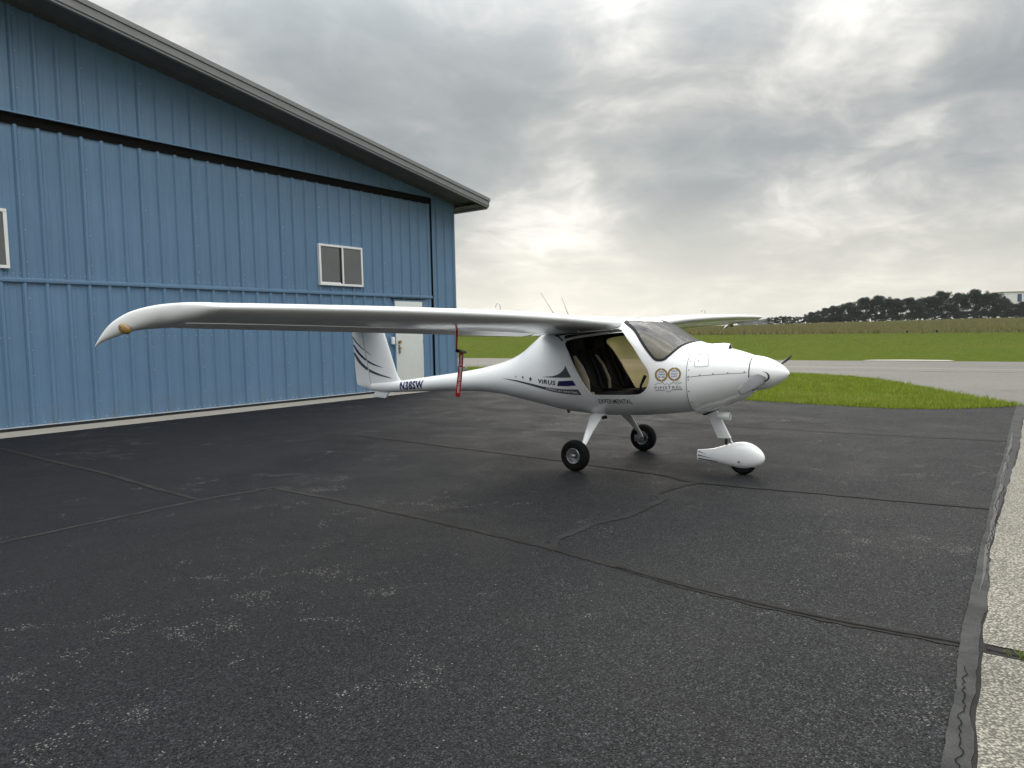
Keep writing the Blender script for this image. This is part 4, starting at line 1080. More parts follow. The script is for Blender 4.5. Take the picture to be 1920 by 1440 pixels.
def wing_half(side):
    st = STN + TIP; HG = .775; V = []; F = []; cnt = None
    prev = None; loops = []
    for (y, xl, zl, xt, zt, t) in st:
        f, up_, lo_ = airfoil(t); c = xl - xt; istip = y > 4.96
        # chord line drops to the hinge a little less steeply than to the drooped trailing edge
        pts = []
        ys_ = [(a, b) for a, b in zip(f, up_)] + [(a, b) for a, b in zip(f[::-1][1:-1], lo_[::-1][1:-1])]
        for a, b in ys_:
            drop = (zl - zt) * (a if istip else (a * .86 if a < HG else .86 * HG + (a - HG) * (1 - .86 * HG) / (1 - HG)))
            bb = b * c * (1 if a < .95 else 1)
            pts.append((xl - a * c, side * y, zl - drop + bb))
        loops.append(pts)
    n = len(loops[0])
    iH = int(np.argmin(abs(f - HG)))
    def strip(i, sel):
        pass
    # main wing: forward part of every inner section, whole section in the tip
    fwd = [k for k in range(n) if (k <= iH) or (k >= 2 * NA - 2 - iH)]
    aft = [k for k in range(n) if iH <= k <= 2 * NA - 2 - iH]
    ninner = len(STN)
    V = []; F = []
    def loft_loops(ls, idxs, cap=True):
        b = len(V); m_ = len(idxs)
        for l in ls:
            for k in idxs: V.append(l[k])
        for i in range(len(ls) - 1):
            for k in range(m_): F.append((b + i * m_ + k, b + i * m_ + (k + 1) % m_, b + (i + 1) * m_ + (k + 1) % m_, b + (i + 1) * m_ + k))
        if cap:
            F.append(tuple(range(b, b + m_))); F.append(tuple(range(b + (len(ls) - 1) * m_, b + len(ls) * m_)))
    # dense span-wise resampling for smoothness
    def dense(ls, ys, n_):
        A = np.array(ls); ys = np.array(ys); yy = np.linspace(ys[0], ys[-1], n_); out = np.zeros((n_, A.shape[1], 3))
        for k in range(A.shape[1]):
            for d in range(3):
                out[:, k, d] = pchip(ys, A[:, k, d])(yy)
        return [list(map(tuple, r_)) for r_ in out]
    yin = [s_[0] for s_ in STN]
    inner = dense(loops[:ninner], yin, 30)
    loft_loops(inner, fwd)
    tips = dense([inner[-1]] + loops[ninner:], [4.95] + [s_[0] for s_ in TIP], 30)
    loft_loops(tips, list(range(n)))
    # root and break pieces keep a full-depth section: root block inboard of the flaperon
    rt = [l for l in inner if abs(l[0][1]) <= .80]
    loft_loops(rt, aft)
    w = fix_normals(mesh('wing', V, F, M['paint'], plane, True)); w.data.set_sharp_from_angle(angle=R(50))
    # flaperon
    V = []; F = []
    fl = [l for l in inner if .80 < abs(l[0][1])]
    # shift to open a slot and droop slightly
    ls = []
    for l in fl:
        hx, hz_ = l[iH][0], (l[iH][2] + l[2 * NA - 2 - iH][2]) / 2
        ls.append([(hx + (p[0] - hx) * .985 - .012, p[1], hz_ + (p[2] - hz_) * (.94 if True else 1) - .006) for p in l])
    loft_loops(ls, aft)
    fo = fix_normals(mesh('flaperon', V, F, M['paint'], w, True)); fo.data.set_sharp_from_angle(angle=R(40))
    return w
wR = wing_half(-1); wL = wing_half(1)
# fuel vents (bent tubes), tip lamps, pitot mast
for w, sd, yv, xv, zv in ((wR, -1, 2.12, .06, 1.735), (wL, 1, 2.62, .06, 1.745)):
    pts = [(xv, sd * yv, zv), (xv, sd * yv, zv + .055)] + [(xv + .026 - .026 * math.cos(a), sd * yv, zv + .055 + .026 * math.sin(a)) for a in np.linspace(.4, math.pi, 7)] + [(xv + .052, sd * yv, zv + .045)]
    # the open end points forward-left in the photograph
    pts = [(xv - (p[0] - xv), p[1], p[2]) for p in pts]
    fix_normals(MB().tube(pts, .0045, 8).build('fuel_vent', M['alu'], w, True))
for w, sd in ((wR, -1), (wL, 1)):
    l = MB(); c = (-.565, sd * 5.248, 1.612)
    for i in range(9):
        pass
    l.lathe([(-.050, .0005), (-.046, .016), (-.03, .028), (0, .034), (.03, .028), (.046, .016), (.05, .0005)], 16, 'x')
    o = fix_normals(l.build('tip_lamp', M['amber'], w, True, loc=c)); o.scale = (1., .6, 1.); o.rotation_euler = (0, R(22), R(-sd * 20))
# --- open door held up under the right wing
dr = tag(empty('open_door', (0, -.50, 1.532)), None); dr.parent = plane
dr['label'] = 'smoked near door swung up under the wing'
V = []; F = []; nx_, ny_ = 18, 14
dtop = pchip([-.33, -.285, -.151, .109, .40, .45], [1.435, 1.448, 1.473, 1.502, 1.532, 1.534])
for i in range(nx_ + 1):
    for j in range(ny_ + 1):
        s_ = j / ny_; q = i / nx_
        x = (-.33 + .78 * q) * (1 - s_) + (.02 + .66 * q) * s_
        zh = float(dtop(-.33 + .78 * q)) + .004
        V.append((x, -.022 - .64 * s_, zh - 1.532 + (.012 * math.sin(s_ * math.pi)) + (1.545 - zh) * s_ * .6))
for i in range(nx_):
    for j in range(ny_): F.append((i * (ny_ + 1) + j, i * (ny_ + 1) + j + 1, (i + 1) * (ny_ + 1) + j + 1, (i + 1) * (ny_ + 1) + j))
fix_normals(mesh('door_pane', V, F, M['smoke'], dr, True))
fix_normals(MB().tube([V[i * (ny_ + 1)] for i in range(nx_ + 1)], .010, 6).build('door_rim', M['white'], dr, True))
fix_normals(MB().tube([V[i * (ny_ + 1) + ny_] for i in range(nx_ + 1)], .008, 6).build('door_rim', M['black'], dr, True))
for i in (0, nx_): fix_normals(MB().tube([V[i * (ny_ + 1) + j] for j in range(ny_ + 1)], .009, 6).build('door_rim', M['black'], dr, True))
lt = MB().lathe([(-.006, .010), (-.006, .022), (.006, .022), (.006, .010), (-.006, .010)], 18, 'y', (.165, -.45, .0)); fix_normals(lt.build('latch', M['alu'], dr, True))
# --- antennas
for (x0, y0, z0, x1, z1) in ((-.62, -.16, 1.66, -.87, 2.03), (-.45, -.16, 1.67, -.56, 1.96)):
    fix_normals(MB().tube([(x0, y0, z0), ((x0 + x1) / 2, y0 - .01, (z0 + z1) / 2), (x1, y0 - .02, z1)], [.006, .004, .003], 6).build('antenna', M['steel'], plane, True))
fix_normals(MB().lathe([(0, .024), (-.03, .024), (-.05, .014), (-.055, .0005)], 14, 'z', (-.60, 0, .585)).build('belly_antenna', M['steel'], plane, True))
# --- tail fin, rudder, tailplane
def foil_surface(sections, name, m, parent, open_te=False, n=14):
    """sections: (z, xLE, xTE, thickness metres at 30 % and at TE)"""
    V = []; F = []
    for (z, xl, xt, th, te) in sections:
        f = (1 - np.cos(np.linspace(0, math.pi, n))) / 2; c = xl - xt
        y = th * (1.4845 * np.sqrt(f) - .63 * f - 1.758 * f**2 + 1.4215 * f**3 - .518 * f**4) + te * f
        V += [(xl - a * c, b, z) for a, b in zip(f, y)] + [(xl - a * c, -b, z) for a, b in zip(f[::-1][:-1], y[::-1][:-1])]
    m_ = 2 * n - 1
    for i in range(len(sections) - 1):
        for k in range(m_): F.append((i * m_ + k, i * m_ + (k + 1) % m_, (i + 1) * m_ + (k + 1) % m_, (i + 1) * m_ + k))
    F.append(tuple(range(m_))); F.append(tuple(range((len(sections) - 1) * m_, len(sections) * m_)))
    o = fix_normals(mesh(name, V, F, m, parent, True)); o.data.set_sharp_from_angle(angle=R(50)); return o
hing = lambda z: -4.27 - .216 * (z - .741)
lef = lambda z: -3.657 - .411 * (z - .864)
tef = pchip([.776, .879, 1.155, 1.407, 1.584, 1.80], [-4.630, -4.645, -4.673, -4.686, -4.712, -4.73])
zs = [.70, .76, .80, .84, .88, .93, 1.0, 1.15, 1.3, 1.45, 1.6, 1.78]
secs = []
for z in zs:
    flare = max(0., (.96 - z) / .16); le = lef(z) + .10 * min(flare, 1.3) ** 2
    secs.append((z, le, hing(z) + .004, .036 + .014 * min(flare, 1.2), .018))
fin = foil_surface(secs, 'tail_fin', M['paint'], plane)
rs = []
for z in [.700, .74, .776, .82, .95, 1.1, 1.25, 1.4, 1.55, 1.7, 1.78]:
    te = float(tef(z)) if z >= .776 else -4.27 - (.36) * ((z - .70) / .076) ** .9 - .02
    rs.append((z, hing(z) - .004, te, .030, -.008))
def rud(sections):
    V = []; F = []
    for (z, xl, xt, th, te) in sections:
        L = [(xl, -.0), (xl - .006, .016), (xl - .03, .017), ((xl * .5 + xt * .5), .011), (xt, .0022), (xt, -.0022), ((xl * .5 + xt * .5), -.011), (xl - .03, -.017), (xl - .006, -.016)]
        V += [(min(a, xl), b, z) if True else 0 for a, b in L]
    m_ = 9
    for i in range(len(sections) - 1):
        for k in range(m_): F.append((i * m_ + k, i * m_ + (k + 1) % m_, (i + 1) * m_ + (k + 1) % m_, (i + 1) * m_ + k))
    F.append(tuple(range(m_))); F.append(tuple(range((len(sections) - 1) * m_, len(sections) * m_)))
    o = fix_normals(mesh('rudder', V, F, M['paint'], plane, True)); o.data.set_sharp_from_angle(angle=R(35)); return o
rudder = rud(rs)
bevel(MB().box(-4.300, -4.262, -.021, .021, .715, .765).build('rudder_horn', M['black'], rudder), .006)
def fin_y(x, z):
    if x < hing(z):
        xl, xt = hing(z) - .004, float(tef(max(z, .78))); f = np.clip((xl - x) / (xl - xt), 0, 1)
        return float(np.interp(f, [0, .02, .10, .5, 1.], [.0, .016, .017, .011, .0022]))
    xl, xt = lef(z), hing(z) + .004; f = np.clip((xl - x) / (xl - xt), 0, 1)
    fl = max(0., (.96 - z) / .16); th = .036 + .014 * min(fl, 1.2)
    return float(th * (1.4845 * f**.5 - .63 * f - 1.758 * f**2 + 1.4215 * f**3 - .518 * f**4) + .018 * f)
def fin_stripe(pts, w, m):
    w *= 1.25
    P = resample(catmull(pts, 8), 44)
    for (nm, par, cond) in (('tail_stripe', fin, lambda x, z: x > hing(z) + .004), ('tail_stripe', rudder, lambda x, z: x < hing(z) - .010)):
        V = []; F = []; last = None
        for i, p in enumerate(P):
            if not cond(*p): last = None; continue
            a = np.array(P[max(i - 1, 0)]); b = np.array(P[min(i + 1, len(P) - 1)]); d = (b - a) / np.linalg.norm(b - a); nn = np.array([-d[1], d[0]])
            q = i / (len(P) - 1); ww = w * (1 - q) ** .65 * min(1, .55 + q * 3)
            u = np.array(p) + nn * ww / 2; l = np.array(p) - nn * ww / 2; k = len(V)
            V += [(u[0], -(fin_y(*u) + .0022), u[1]), (l[0], -(fin_y(*l) + .0022), l[1])]
            if last is not None: F.append((last, last + 1, k + 1, k))
            last = k
        if F:
            o = mesh(nm, V, F, m, par)
            if o.data.polygons[0].normal.y > 0: o.data.flip_normals()
V = []; F = []
for i, z in enumerate(np.linspace(.745, 1.76, 30)):
    x = hing(z); V += [(x - .0045, -.0192, z), (x + .0045, -.0192, z)]
    if i: F.append((2 * i - 2, 2 * i - 1, 2 * i + 1, 2 * i))
mesh('hinge_gap', V, F, M['seam'], fin)
fin_stripe([(-4.706, 1.530), (-4.597, 1.429), (-4.428, 1.326), (-4.236, 1.236)], .026, M['grey'])
fin_stripe([(-4.684, 1.401), (-4.553, 1.269), (-4.351, 1.152), (-4.152, 1.086), (-3.971, 1.048)], .040, M['navy'])
fin_stripe([(-4.678, 1.275), (-4.526, 1.122), (-4.324, 1.011), (-4.108, .948), (-3.768, .887)], .052, M['grey'])
# tailplane on top of the fin
V = []; F = []
tpst = [(-1.08, -4.16, -4.58, .03), (-1.0, -4.12, -4.62, .05), (-.5, -4.07, -4.66, .06), (0, -4.02, -4.70, .07), (.5, -4.07, -4.66, .06), (1.0, -4.12, -4.62, .05), (1.08, -4.16, -4.58, .03)]
for (y, xl, xt, th) in tpst:
    f, a_, b_ = airfoil(.10); c = xl - xt
    V += [(xl - q * c, y, 1.79 + (u - .028 * 4 * q * (1 - q)) * c) for q, u in zip(f, a_)] + [(xl - q * c, y, 1.79 + (u - .028 * 4 * q * (1 - q)) * c) for q, u in zip(f[::-1][1:-1], b_[::-1][1:-1])]
m_ = 2 * NA - 2
for i in range(len(tpst) - 1):
    for k in range(m_): F.append((i * m_ + k, i * m_ + (k + 1) % m_, (i + 1) * m_ + (k + 1) % m_, (i + 1) * m_ + k))
F.append(tuple(range(m_))); F.append(tuple(range((len(tpst) - 1) * m_, len(tpst) * m_)))
fix_normals(mesh('tailplane', V, F, M['paint'], plane, True))
sk = MB().prism([(-4.19, .684), (-3.88, .680), (-3.955, .585), (-3.985, .578), (-4.235, .594), (-4.25, .604)], 'y', -.014, .014)
bevel(sk.build('tail_skid', M['paint'], plane), .006)
# --- landing gear
def leg(side):
    V = []; F = []; prof_ = []
    for (y, z, xa, xf, th) in ((-.20, .60, -.105, .095, .034), (-.32, .555, -.095, .075, .032), (-.50, .405, -.040, .060, .029), (-.66, .255, .002, .056, .026), (-.715, .19, .012, .054, .024)):
        xm = (xa + xf) / 2; hw = (xf - xa) / 2
        for k in range(14):
            a = 2 * math.pi * k / 14; u = hw * math.copysign(abs(math.cos(a)) ** .7, math.cos(a)); w = th / 2 * math.copysign(abs(math.sin(a)) ** .8, math.sin(a))
            V.append((xm + u, side * -(y + w * -.68) if False else side * (abs(y) + w * .68), z + w * .73))
    for i in range(4):
        for k in range(14): F.append((i * 14 + k, i * 14 + (k + 1) % 14, (i + 1) * 14 + (k + 1) % 14, (i + 1) * 14 + k))
    F.append(tuple(range(14))); F.append(tuple(range(56, 70)))
    o = fix_normals(mesh('landing_leg', V, F, M['paint'], plane, True)); o.data.set_sharp_from_angle(angle=R(60))
    fix_normals(MB().tube([(.035, side * .70, .20), (.02, side * .74, .175), (.01, side * .86, .172)], .020, 10).build('axle', M['steel'], o, True))
    bevel(MB().box(-.075, .055, min(side * .705, side * .735), max(side * .705, side * .735), .125, .205).build('brake_caliper', M['steel'], o), .008)
    return o
def wheel(side):
    yc = side * .795; o = empty('wheel', (.010, yc, .172)); o.parent = plane
    r = .174; prof_ = []
    for k in range(17):
        a = math.pi * (k / 16); prof_.append((-.056 * math.cos(a), .124 + (r - .124) * math.sin(a) ** .62))
    prof_ = [(-.046, .082), (-.052, .10)] + prof_ + [(.052, .10), (.046, .082)]
    t = fix_normals(MB().lathe(prof_, 48, 'y').build('tyre', M['tyre'], o, True))
    for g in (-.022, .0, .022):
        pass
    rp = [(-.046, .088), (-.050, .084), (-.048, .076), (-.030, .071), (-.012, .064), (-.008, .030), (.008, .030), (.012, .064), (.030, .071), (.048, .076), (.050, .084), (.046, .088)]
    rm = fix_normals(MB().lathe(rp, 40, 'y').build('rim', M['alu'], o, True)); rm.data.set_sharp_from_angle(angle=R(35))
    fix_normals(MB().lathe([(side * -.02, .0005), (side * -.02, .028), (side * .020, .030), (side * .026, .022), (side * .026, .0005)], 20, 'y').build('hub', M['black'], o, True))
    return o
for sd in (-1, 1): leg(sd); wheel(sd)
# gear leg root fairing step
bevel(MB().box(.075, .11, -.34, -.26, .53, .565).build('step', M['black'], plane), .008)
# nose leg
ng = MB().prism([(1.185, .665), (1.300, .685), (1.330, .640), (1.473, .372), (1.331, .366), (1.195, .640)], 'y', -.020, .020)
nleg = bevel(ng.build('nose_leg', M['paint'], plane), .008)
bevel(MB().prism([(1.165, .615), (1.190, .605), (1.325, .672), (1.31, .72), (1.17, .68)], 'y', -.045, .045).build('leg_slot', M['black'], nleg), .008)
fix_normals(MB().tube([(1.452, 0, .375), (1.50, 0, .29), (1.55, 0, .20)], .013, 10).build('fork_tube', M['alu'], nleg, True))
MB().box(1.405, 1.43, -.006, .006, .30, .38).build('fork_strip', M['black'], nleg)
ll = MB().lathe([(-.07, .030), (-.04, .041), (.07, .041), (.075, .037), (.055, .034), (.05, .0005)], 24, 'x', (1.405, -.045, .612)); ll.lathe([(-.07, .030), (-.072, .0005)], 24, 'x', (1.405, -.045, .612))
lamp = fix_normals(ll.build('landing_lamp', M['paint'], nleg, True)); lamp.data.set_sharp_from_angle(angle=R(40))
mesh('lamp_lens', [(1.462, -.045 + .034 * math.cos(2 * math.pi * k / 20), .612 + .034 * math.sin(2 * math.pi * k / 20)) for k in range(20)], [tuple(range(20))], M['lens'], nleg)
# wheel fairing
WT = [(1.100, .222, .098, .030), (1.20, .236, .098, .045), (1.282, .252, .099, .058), (1.35, .274, .090, .070), (1.413, .298, .079, .079), (1.50, .328, .066, .088), (1.56, .341, .061, .092), (1.62, .345, .061, .093), (1.68, .334, .068, .090), (1.735, .309, .085, .081), (1.78, .275, .110, .064), (1.81, .240, .136, .043), (1.826, .205, .165, .020), (1.829, .190, .180, .004)]
ft = [pchip([t_[0] for t_ in WT], [t_[k] for t_ in WT]) for k in (1, 2, 3)]
V = []; F = []; xs = np.concatenate([np.linspace(1.10, 1.72, 34), np.linspace(1.73, 1.829, 16)])
for x in xs:
    zt, zb, hw = [float(g(x)) for g in ft]; zm = (zt + zb) / 2
    for k in range(32):
        a = 2 * math.pi * k / 32; V.append((x, hw * math.copysign(abs(math.cos(a)) ** .85, math.cos(a)), zm + (zt - zb) / 2 * math.copysign(abs(math.sin(a)) ** .9, math.sin(a))))
for i in range(len(xs) - 1):
    for k in range(32): F.append((i * 32 + k, i * 32 + (k + 1) % 32, (i + 1) * 32 + (k + 1) % 32, (i + 1) * 32 + k))
F.append(tuple(range(32))); F.append(tuple(range((len(xs) - 1) * 32, len(xs) * 32)))
pant = fix_normals(mesh('wheel_fairing', V, F, M['paint'], plane, True)); pant.data.set_sharp_from_angle(angle=R(60))
def pant_y(x, z):
    zt, zb, hw = [float(g(x)) for g in ft]; zm = (zt + zb) / 2; q = min(1, abs(z - zm) / ((zt - zb) / 2)); return hw * (max(0, 1 - q ** (2 / .9))) ** (.85 / 2)
for a, b, w in (((1.112, .205), (1.214, .188), .010), ((1.112, .166), (1.279, .150), .013), ((1.112, .130), (1.349, .116), .014)):
    up_ = []; V = []; F = []
    for i in range(13):
        t = i / 12; x = a[0] + (b[0] - a[0]) * t; z = a[1] + (b[1] - a[1]) * t; ww = w * (1 - t) / 2 + .0006
        V += [(x, -(pant_y(x, z + ww) + .002), z + ww), (x, -(pant_y(x, z - ww) + .002), z - ww)]
        if i: F.append((2 * i - 2, 2 * i - 1, 2 * i + 1, 2 * i))
    o = mesh('fairing_stripe', V, F, M['grey'], pant)
    if o.data.polygons[0].normal.y > 0: o.data.flip_normals()
mesh('axle_hole', [(1.588 + .014 * math.cos(k * math.pi / 6), -(pant_y(1.588, .142) + .002), .142 + .012 * math.sin(k * math.pi / 6)) for k in range(12)], [tuple(range(12))], M['steel'], pant)
nw = empty('nose_wheel', (1.60, 0, .145)); nw.parent = plane
prof_ = [(-.03, .06)] + [(-.05 * math.cos(math.pi * k / 14), .10 + .046 * math.sin(math.pi * k / 14) ** .6) for k in range(15)] + [(.03, .06)]
fix_normals(MB().lathe(prof_, 40, 'y').build('tyre', M['tyre'], nw, True)); fix_normals(MB().lathe([(-.03, .062), (-.02, .02), (.02, .02), (.03, .062)], 24, 'y').build('rim', M['alu'], nw, True))
# --- cabin
mesh('cabin_floor', [(-.41, -.29, .665), (.7, -.32, .68), (1.14, -.17, .715), (1.14, .17, .715), (.7, .32, .68), (-.41, .29, .665)], [(0, 1, 2, 3, 4, 5)], M['inside'], plane)
bk = [(x, y * .97, z) for x, y, z in fus.ring(-.42, 48, .03)]
mesh('rear_bulkhead', bk, [tuple(range(48))], M['inside'], plane)
ip = MB().prism([(.86, 1.22), (1.10, 1.30), (1.14, 1.25), (1.14, .95), (.92, .90)], 'y', -.30, .30); bevel(ip.build('instrument_panel', M['seatblack'], plane), .02)
gs = MB().prism([(.80, 1.225), (.84, 1.262), (1.06, 1.315), (1.07, 1.290)], 'y', -.27, .27); bevel(gs.build('glare_shield', M['steel'], plane), .01)
MB().box(-.25, .90, -.045, .045, .67, .86).build('console', M['seatblack'], plane)
def seat(yc):
    s_ = empty('seat', (0, yc, .70)); s_.parent = plane
    def pad(pts, hw, nm, m, bv=.03):
        return bevel(MB().prism(pts, 'y', -hw, hw).build(nm, m, s_), bv, 3)
    pad([(-.06, .02), (.34, .06), (.37, .12), (.33, .165), (-.04, .12)], .20, 'cushion', M['seatblack'])
    pad([(-.13, .07), (-.04, .06), (-.10, .30), (-.24, .62), (-.31, .62), (-.25, .30)], .20, 'backrest', M['seatblack'])
    pad([(-.335, .60), (-.26, .60), (-.30, .78), (-.36, .77)], .12, 'headrest', M['seatblack'])
    for sd in (-1, 1):
        bevel(MB().prism([(-.08, .16), (-.01, .15), (-.02, .28), (-.10, .44), (-.20, .56), (-.235, .56), (-.19, .38)], 'y', sd * .203 - .014, sd * .203 + .014).build('side_bolster', M['cream' if sd < 0 else 'seatblack'], s_), .010)
        bevel(MB().prism([(-.06, .05), (.06, .06), (.04, .15), (-.02, .15)], 'y', sd * .200 - .012, sd * .200 + .012).build('seat_side', M['cream' if sd < 0 else 'seatblack'], s_), .01)
    for sd in (-1, 1): fix_normals(MB().tube([(-.24, sd * .09, .63), (-.12, sd * .10, .42), (-.05, sd * .11, .22), (.02, sd * .05, .17)], .016, 6).build('harness_strap', M['black'], s_, True))
    return s_
seat(-.235); seat(.235)
fix_normals(MB().tube([(.42, -.0, .72), (.40, 0, .9), (.46, 0, 1.02)], [.014, .014, .02], 10).build('control_stick', M['black'], plane, True))
for ya in (-.24, .24): fix_normals(MB().tube([(.80, ya, .70), (.84, ya, .86), (.87, ya, .90)], .012, 8).build('pedal', M['steel'], plane, True))

# --- pitot mast with the red warning streamer hanging from it
fix_normals(MB().tube([(-.28, -2.26, 1.66), (-.33, -2.27, 1.615), (-.36, -2.275, 1.598)], .009, 8).build('pitot_mast', M['steel'], plane, True))
cY, sY = math.cos(YAW), math.sin(YAW)
def a2w(x, y, z): return (AX + cY * x + sY * y, AY - sY * x + cY * y, z)
rb = tag(empty('warning_streamer', a2w(-.36, -2.275, 1.60), -.03), 'red warning streamer and pitot cover hanging below the near wing', 'streamer')
def L_(px, py):    # streamer plane: local x to the camera's right, z down from the hook, 5.56 mm per photo pixel there
    return ((px - 864.5) * .00505, (613 - py) * .00505)
P1 = [L_(865, 613), L_(864.5, 630), L_(863.2, 655)]
bevel(MB().add([(P1[0][0] - .009, 0, P1[0][1]), (P1[0][0] + .009, 0, P1[0][1]), (P1[1][0] + .009, .004, P1[1][1]), (P1[2][0] + .008, 0, P1[2][1]), (P1[2][0] - .008, 0, P1[2][1]), (P1[1][0] - .009, .004, P1[1][1])], [(0, 1, 2, 5), (5, 2, 3, 4)]).build('strap', M['red'], rb), .0005, 1)
fix_normals(MB().tube([(*L_(862, 656.5)[:1], 0, L_(862, 656.5)[1]), (L_(868, 658)[0], 0, L_(868, 658)[1])], .017, 10).build('cover_plug', M['black'], rb, True))
fix_normals(MB().tube([(L_(867, 657.8)[0], 0, L_(867, 657.8)[1]), (L_(882, 660.8)[0], -.01, L_(882, 660.8)[1])], .013, 10).build('pitot_cover', M['steel'], rb, True))
cl = [(872, 661), (871.5, 670), (870, 690), (867.5, 712), (865, 732), (863.5, 745)]
V = []; F = []
CLd = catmull(cl, 6)
for i, (px, py) in enumerate(CLd):
    x, z = L_(px, py); q = i / (len(CLd) - 1); hw = .0215
    for j in range(4): V.append((x + hw * (j / 1.5 - 1) + .003 * (j / 1.5 - 1) * q, .012 * math.sin(q * 5 + .6) + .004 * math.sin(j * 1.4 + q * 3), z - .004 * (j / 3)))
    if i:
        for j in range(3): F.append(((i - 1) * 4 + j, (i - 1) * 4 + j + 1, i * 4 + j + 1, i * 4 + j))
flag = mesh('ribbon', V, F, M['red'], rb, True); md = flag.modifiers.new('s', 'SOLIDIFY'); md.thickness = .0015; md.offset = 1
V2, F2 = text_mesh('REMOVE BEFORE FLIGHT', .02, 0., 1.05); out = []
for a, b in V2:      # runs down the ribbon
    q = .10 + .78 * a; i = q * (len(CLd) - 1); k = min(int(i), len(CLd) - 2); t = i - k
    px = CLd[k][0] * (1 - t) + CLd[k + 1][0] * t; py = CLd[k][1] * (1 - t) + CLd[k + 1][1] * t; x, z = L_(px, py)
    out.append((x + .012 - .022 * (1 - b) + .0, .012 * math.sin(q * 5 + .6) - .0075, z))
o = mesh('lettering', out, F2, M['decalwhite'], rb)
if sum(p.normal.y * p.area for p in o.data.polygons) > 0: o.data.flip_normals()

# ------------------------------------------------------------------ grass
def blades(P, h, w, lean, spread=.20):
    n = len(P); a = rng.uniform(0, 2 * math.pi, n); dx, dy = np.cos(a), np.sin(a); b = rng.uniform(0, 2 * math.pi, n); l = rng.uniform(0, lean, n) * h
    V = np.empty((n, 3, 3), np.float32)
    V[:, 0] = P - np.stack([dx * w, dy * w, np.zeros(n)], 1); V[:, 1] = P + np.stack([dx * w, dy * w, np.zeros(n)], 1); V[:, 2] = P + np.stack([np.cos(b) * l, np.sin(b) * l, h], 1)
    tone = np.repeat(np.clip(.5 + rng.normal(0, spread, n), 0, 1), 3).reshape(n, 3); tone[:, 2] = np.clip(tone[:, 2] + .12, 0, 1)
    return V.reshape(-1, 3), np.arange(3 * n).reshape(n, 3), tone.ravel()
edge_poly = [(15.55, -13.3), (15.6, -8), (15.25, -5.1), (14.95, -3.4), (14.85, -2.1), (15.3, -1.2), (16.05, -.5), (16.35, -.32), (17.1, -.75), (18.4, -1.46), (20.5, -2.55), (23.0, -4.1), (23.9, -4.9), (24.6, -6.2), (25.1, -7.6), (25.4, -10.), (25.6, -14), (25.6, -40), (16.4, -40), (16.4, -13.3)]
def inpoly(t, v, poly):
    res = np.zeros(len(t), bool); n = len(poly)
    for i in range(n):
        (x1, y1), (x2, y2) = poly[i], poly[(i + 1) % n]
        c = ((y1 > v) != (y2 > v)) & (t < (x2 - x1) * (v - y1) / (y2 - y1 + 1e-12) + x1); res ^= c
    return res
ep = [edge_poly[0]] + catmull(edge_poly[1:17], 6) + edge_poly[17:]
verge = sheet('grass_verge', ep, .004, M['turf'], 'bright green mown grass verge between the apron and the taxiway')
def verge_blades(n, tmin, tmax, vmin, vmax, hm):
    t = rng.uniform(tmin, tmax, n); v = rng.uniform(vmin, vmax, n); tj = t + rng.normal(0, .07, n); vj = v + rng.normal(0, .07, n)
    ok = inpoly(tj, vj, ep); t, v = t[ok], v[ok]
    P = t[:, None] * fd[None] + v[:, None] * fn[None]; P = np.concatenate([P, np.full((len(P), 1), .0)], 1)
    # clumpy growth
    cl_ = .75 + .5 * (np.sin(P[:, 0] * 2.1 + np.sin(P[:, 1] * 1.3) * 2) * np.sin(P[:, 1] * 2.7 + 1) * .5 + .5)
    h = rng.uniform(.5, 1.25, len(P)) * hm * cl_; return P, h
P, h = verge_blades(230000, 14.6, 25.8, -11.5, 0., .075)
V, F, T = blades(P, h, rng.uniform(.003, .0065, len(P)), .8, .34)
P2, h2 = verge_blades(40000, 15.5, 25.8, -30., -11.5, .08)
Vb, Fb, Tb = blades(P2, h2, rng.uniform(.006, .011, len(P2)), .8)
P3, h3 = verge_blades(7000, 14.6, 25.8, -11.5, 0., .135)      # taller weeds here and there
Vc, Fc, Tc = blades(P3, h3, rng.uniform(.004, .010, len(P3)), .9, .3)
me = bigmesh('grass_blades', np.concatenate([V, Vb, Vc]), np.concatenate([F, Fb + len(V), Fc + len(V) + len(Vb)]), M['blades'], np.concatenate([T, Tb, np.clip(Tc + .25, 0, 1)]))
tag(link(bpy.data.objects.new('verge_grass', me)), 'short bright green grass growing on the verge beside the taxiway', 'grass', None, 'stuff')
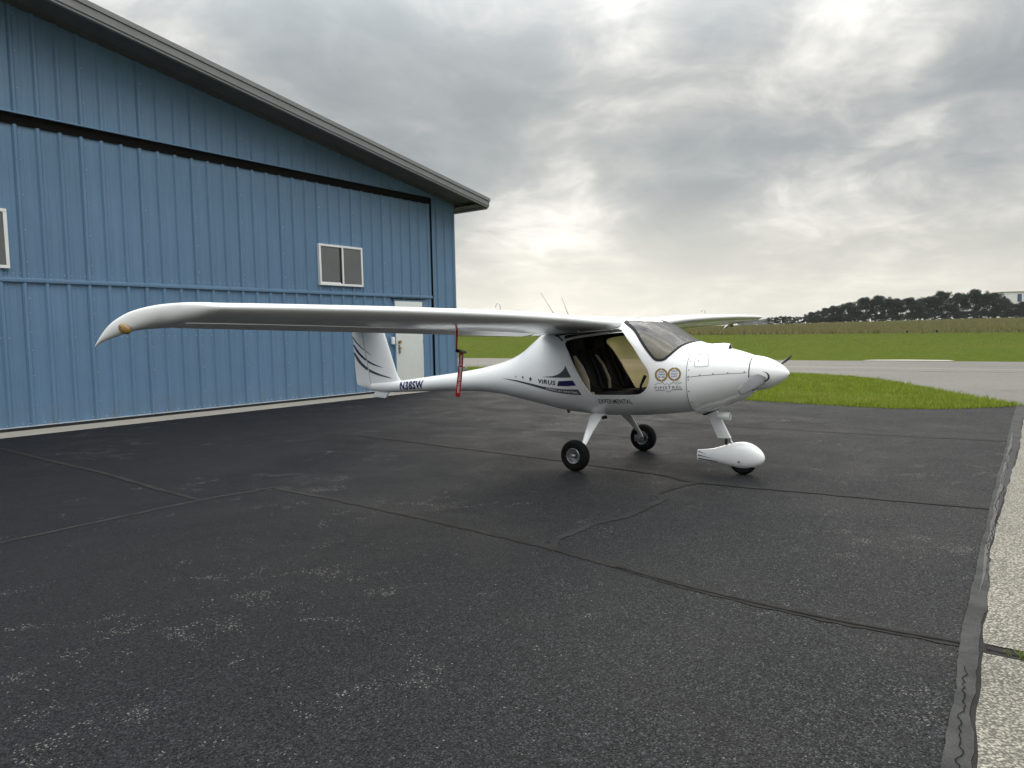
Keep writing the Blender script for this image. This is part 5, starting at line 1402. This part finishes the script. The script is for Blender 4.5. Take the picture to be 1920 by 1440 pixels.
# mown field beyond the taxiway
n = 90000
Yv = 28 + (92 - 28) * rng.random(n) ** 1.25; pxv = rng.uniform(820, 2000, n); Xv = (pxv - 960) / 1335.5 * Yv
ok = (Xv * fd[0] + Yv * fd[1]) > 35.7
Xv, Yv = Xv[ok], Yv[ok]
P = np.stack([Xv, Yv, np.maximum(terr(Xv, Yv), -.03)], 1); sc_ = Yv / 40.
V, F, T = blades(P, rng.uniform(.012, .034, len(P)) * np.clip(sc_, .9, 1.5), rng.uniform(.006, .014, len(P)) * sc_, 1.2, .07)
me = bigmesh('field_grass_mesh', V, F, M['fieldblades'], T); tag(link(bpy.data.objects.new('field_grass', me)), 'mown green field grass beyond the taxiway', 'grass', None, 'stuff')
n = 110000
Yv = 89 + (206 - 89) * rng.random(n); pxv = rng.uniform(800, 2000, n); Xv = (pxv - 960) / 1335.5 * Yv
P = np.stack([Xv, Yv, terr(Xv, Yv)], 1)
V, F, T = blades(P, rng.uniform(.25, .60, len(P)), rng.uniform(.03, .08, len(P)), .6)
me = bigmesh('meadow_grass_mesh', V, F, M['meadowblades'], T); tag(link(bpy.data.objects.new('meadow_grass', me)), 'tall dry brown meadow grass below the tree row', 'grass', None, 'stuff')
# weeds in the slab joint
n = 220; t = rng.normal(3.935, .022, n); v = rng.normal(-.02, .05, n) + .06
P = t[:, None] * fd[None] + v[:, None] * fn[None]; P = np.concatenate([P, np.full((n, 1), .002)], 1)
V, F, T = blades(P, rng.uniform(.015, .055, n), rng.uniform(.0015, .003, n), 1.3)
me = bigmesh('joint_weeds_mesh', V, F, M['blades'], T); tag(link(bpy.data.objects.new('joint_weeds', me)), 'small tuft of green weeds in the concrete slab joint', 'weeds', None, 'stuff')
# fringe of soil and dead grass along the verge edge is left by the blades overlapping the asphalt

# ------------------------------------------------------------------ thin haze over the field
hm = bpy.data.materials.new('thin_haze'); hm.use_nodes = True; hn = NT(hm.node_tree); hn.n.clear()
pvol = hn.node('ShaderNodeVolumePrincipled'); pvol.inputs['Color'].default_value = (.86, .90, .94, 1); pvol.inputs['Density'].default_value = .00012; pvol.inputs['Anisotropy'].default_value = .2
ho = hn.node('ShaderNodeOutputMaterial'); hn.l.new(pvol.outputs[0], ho.inputs['Volume'])
hzb = MB().box(-2600, 3100, -400, 3300, -4., 28.)
tag(fix_normals(hzb.build('haze', hm)), 'thin pale haze over the airfield', None, None, 'stuff')
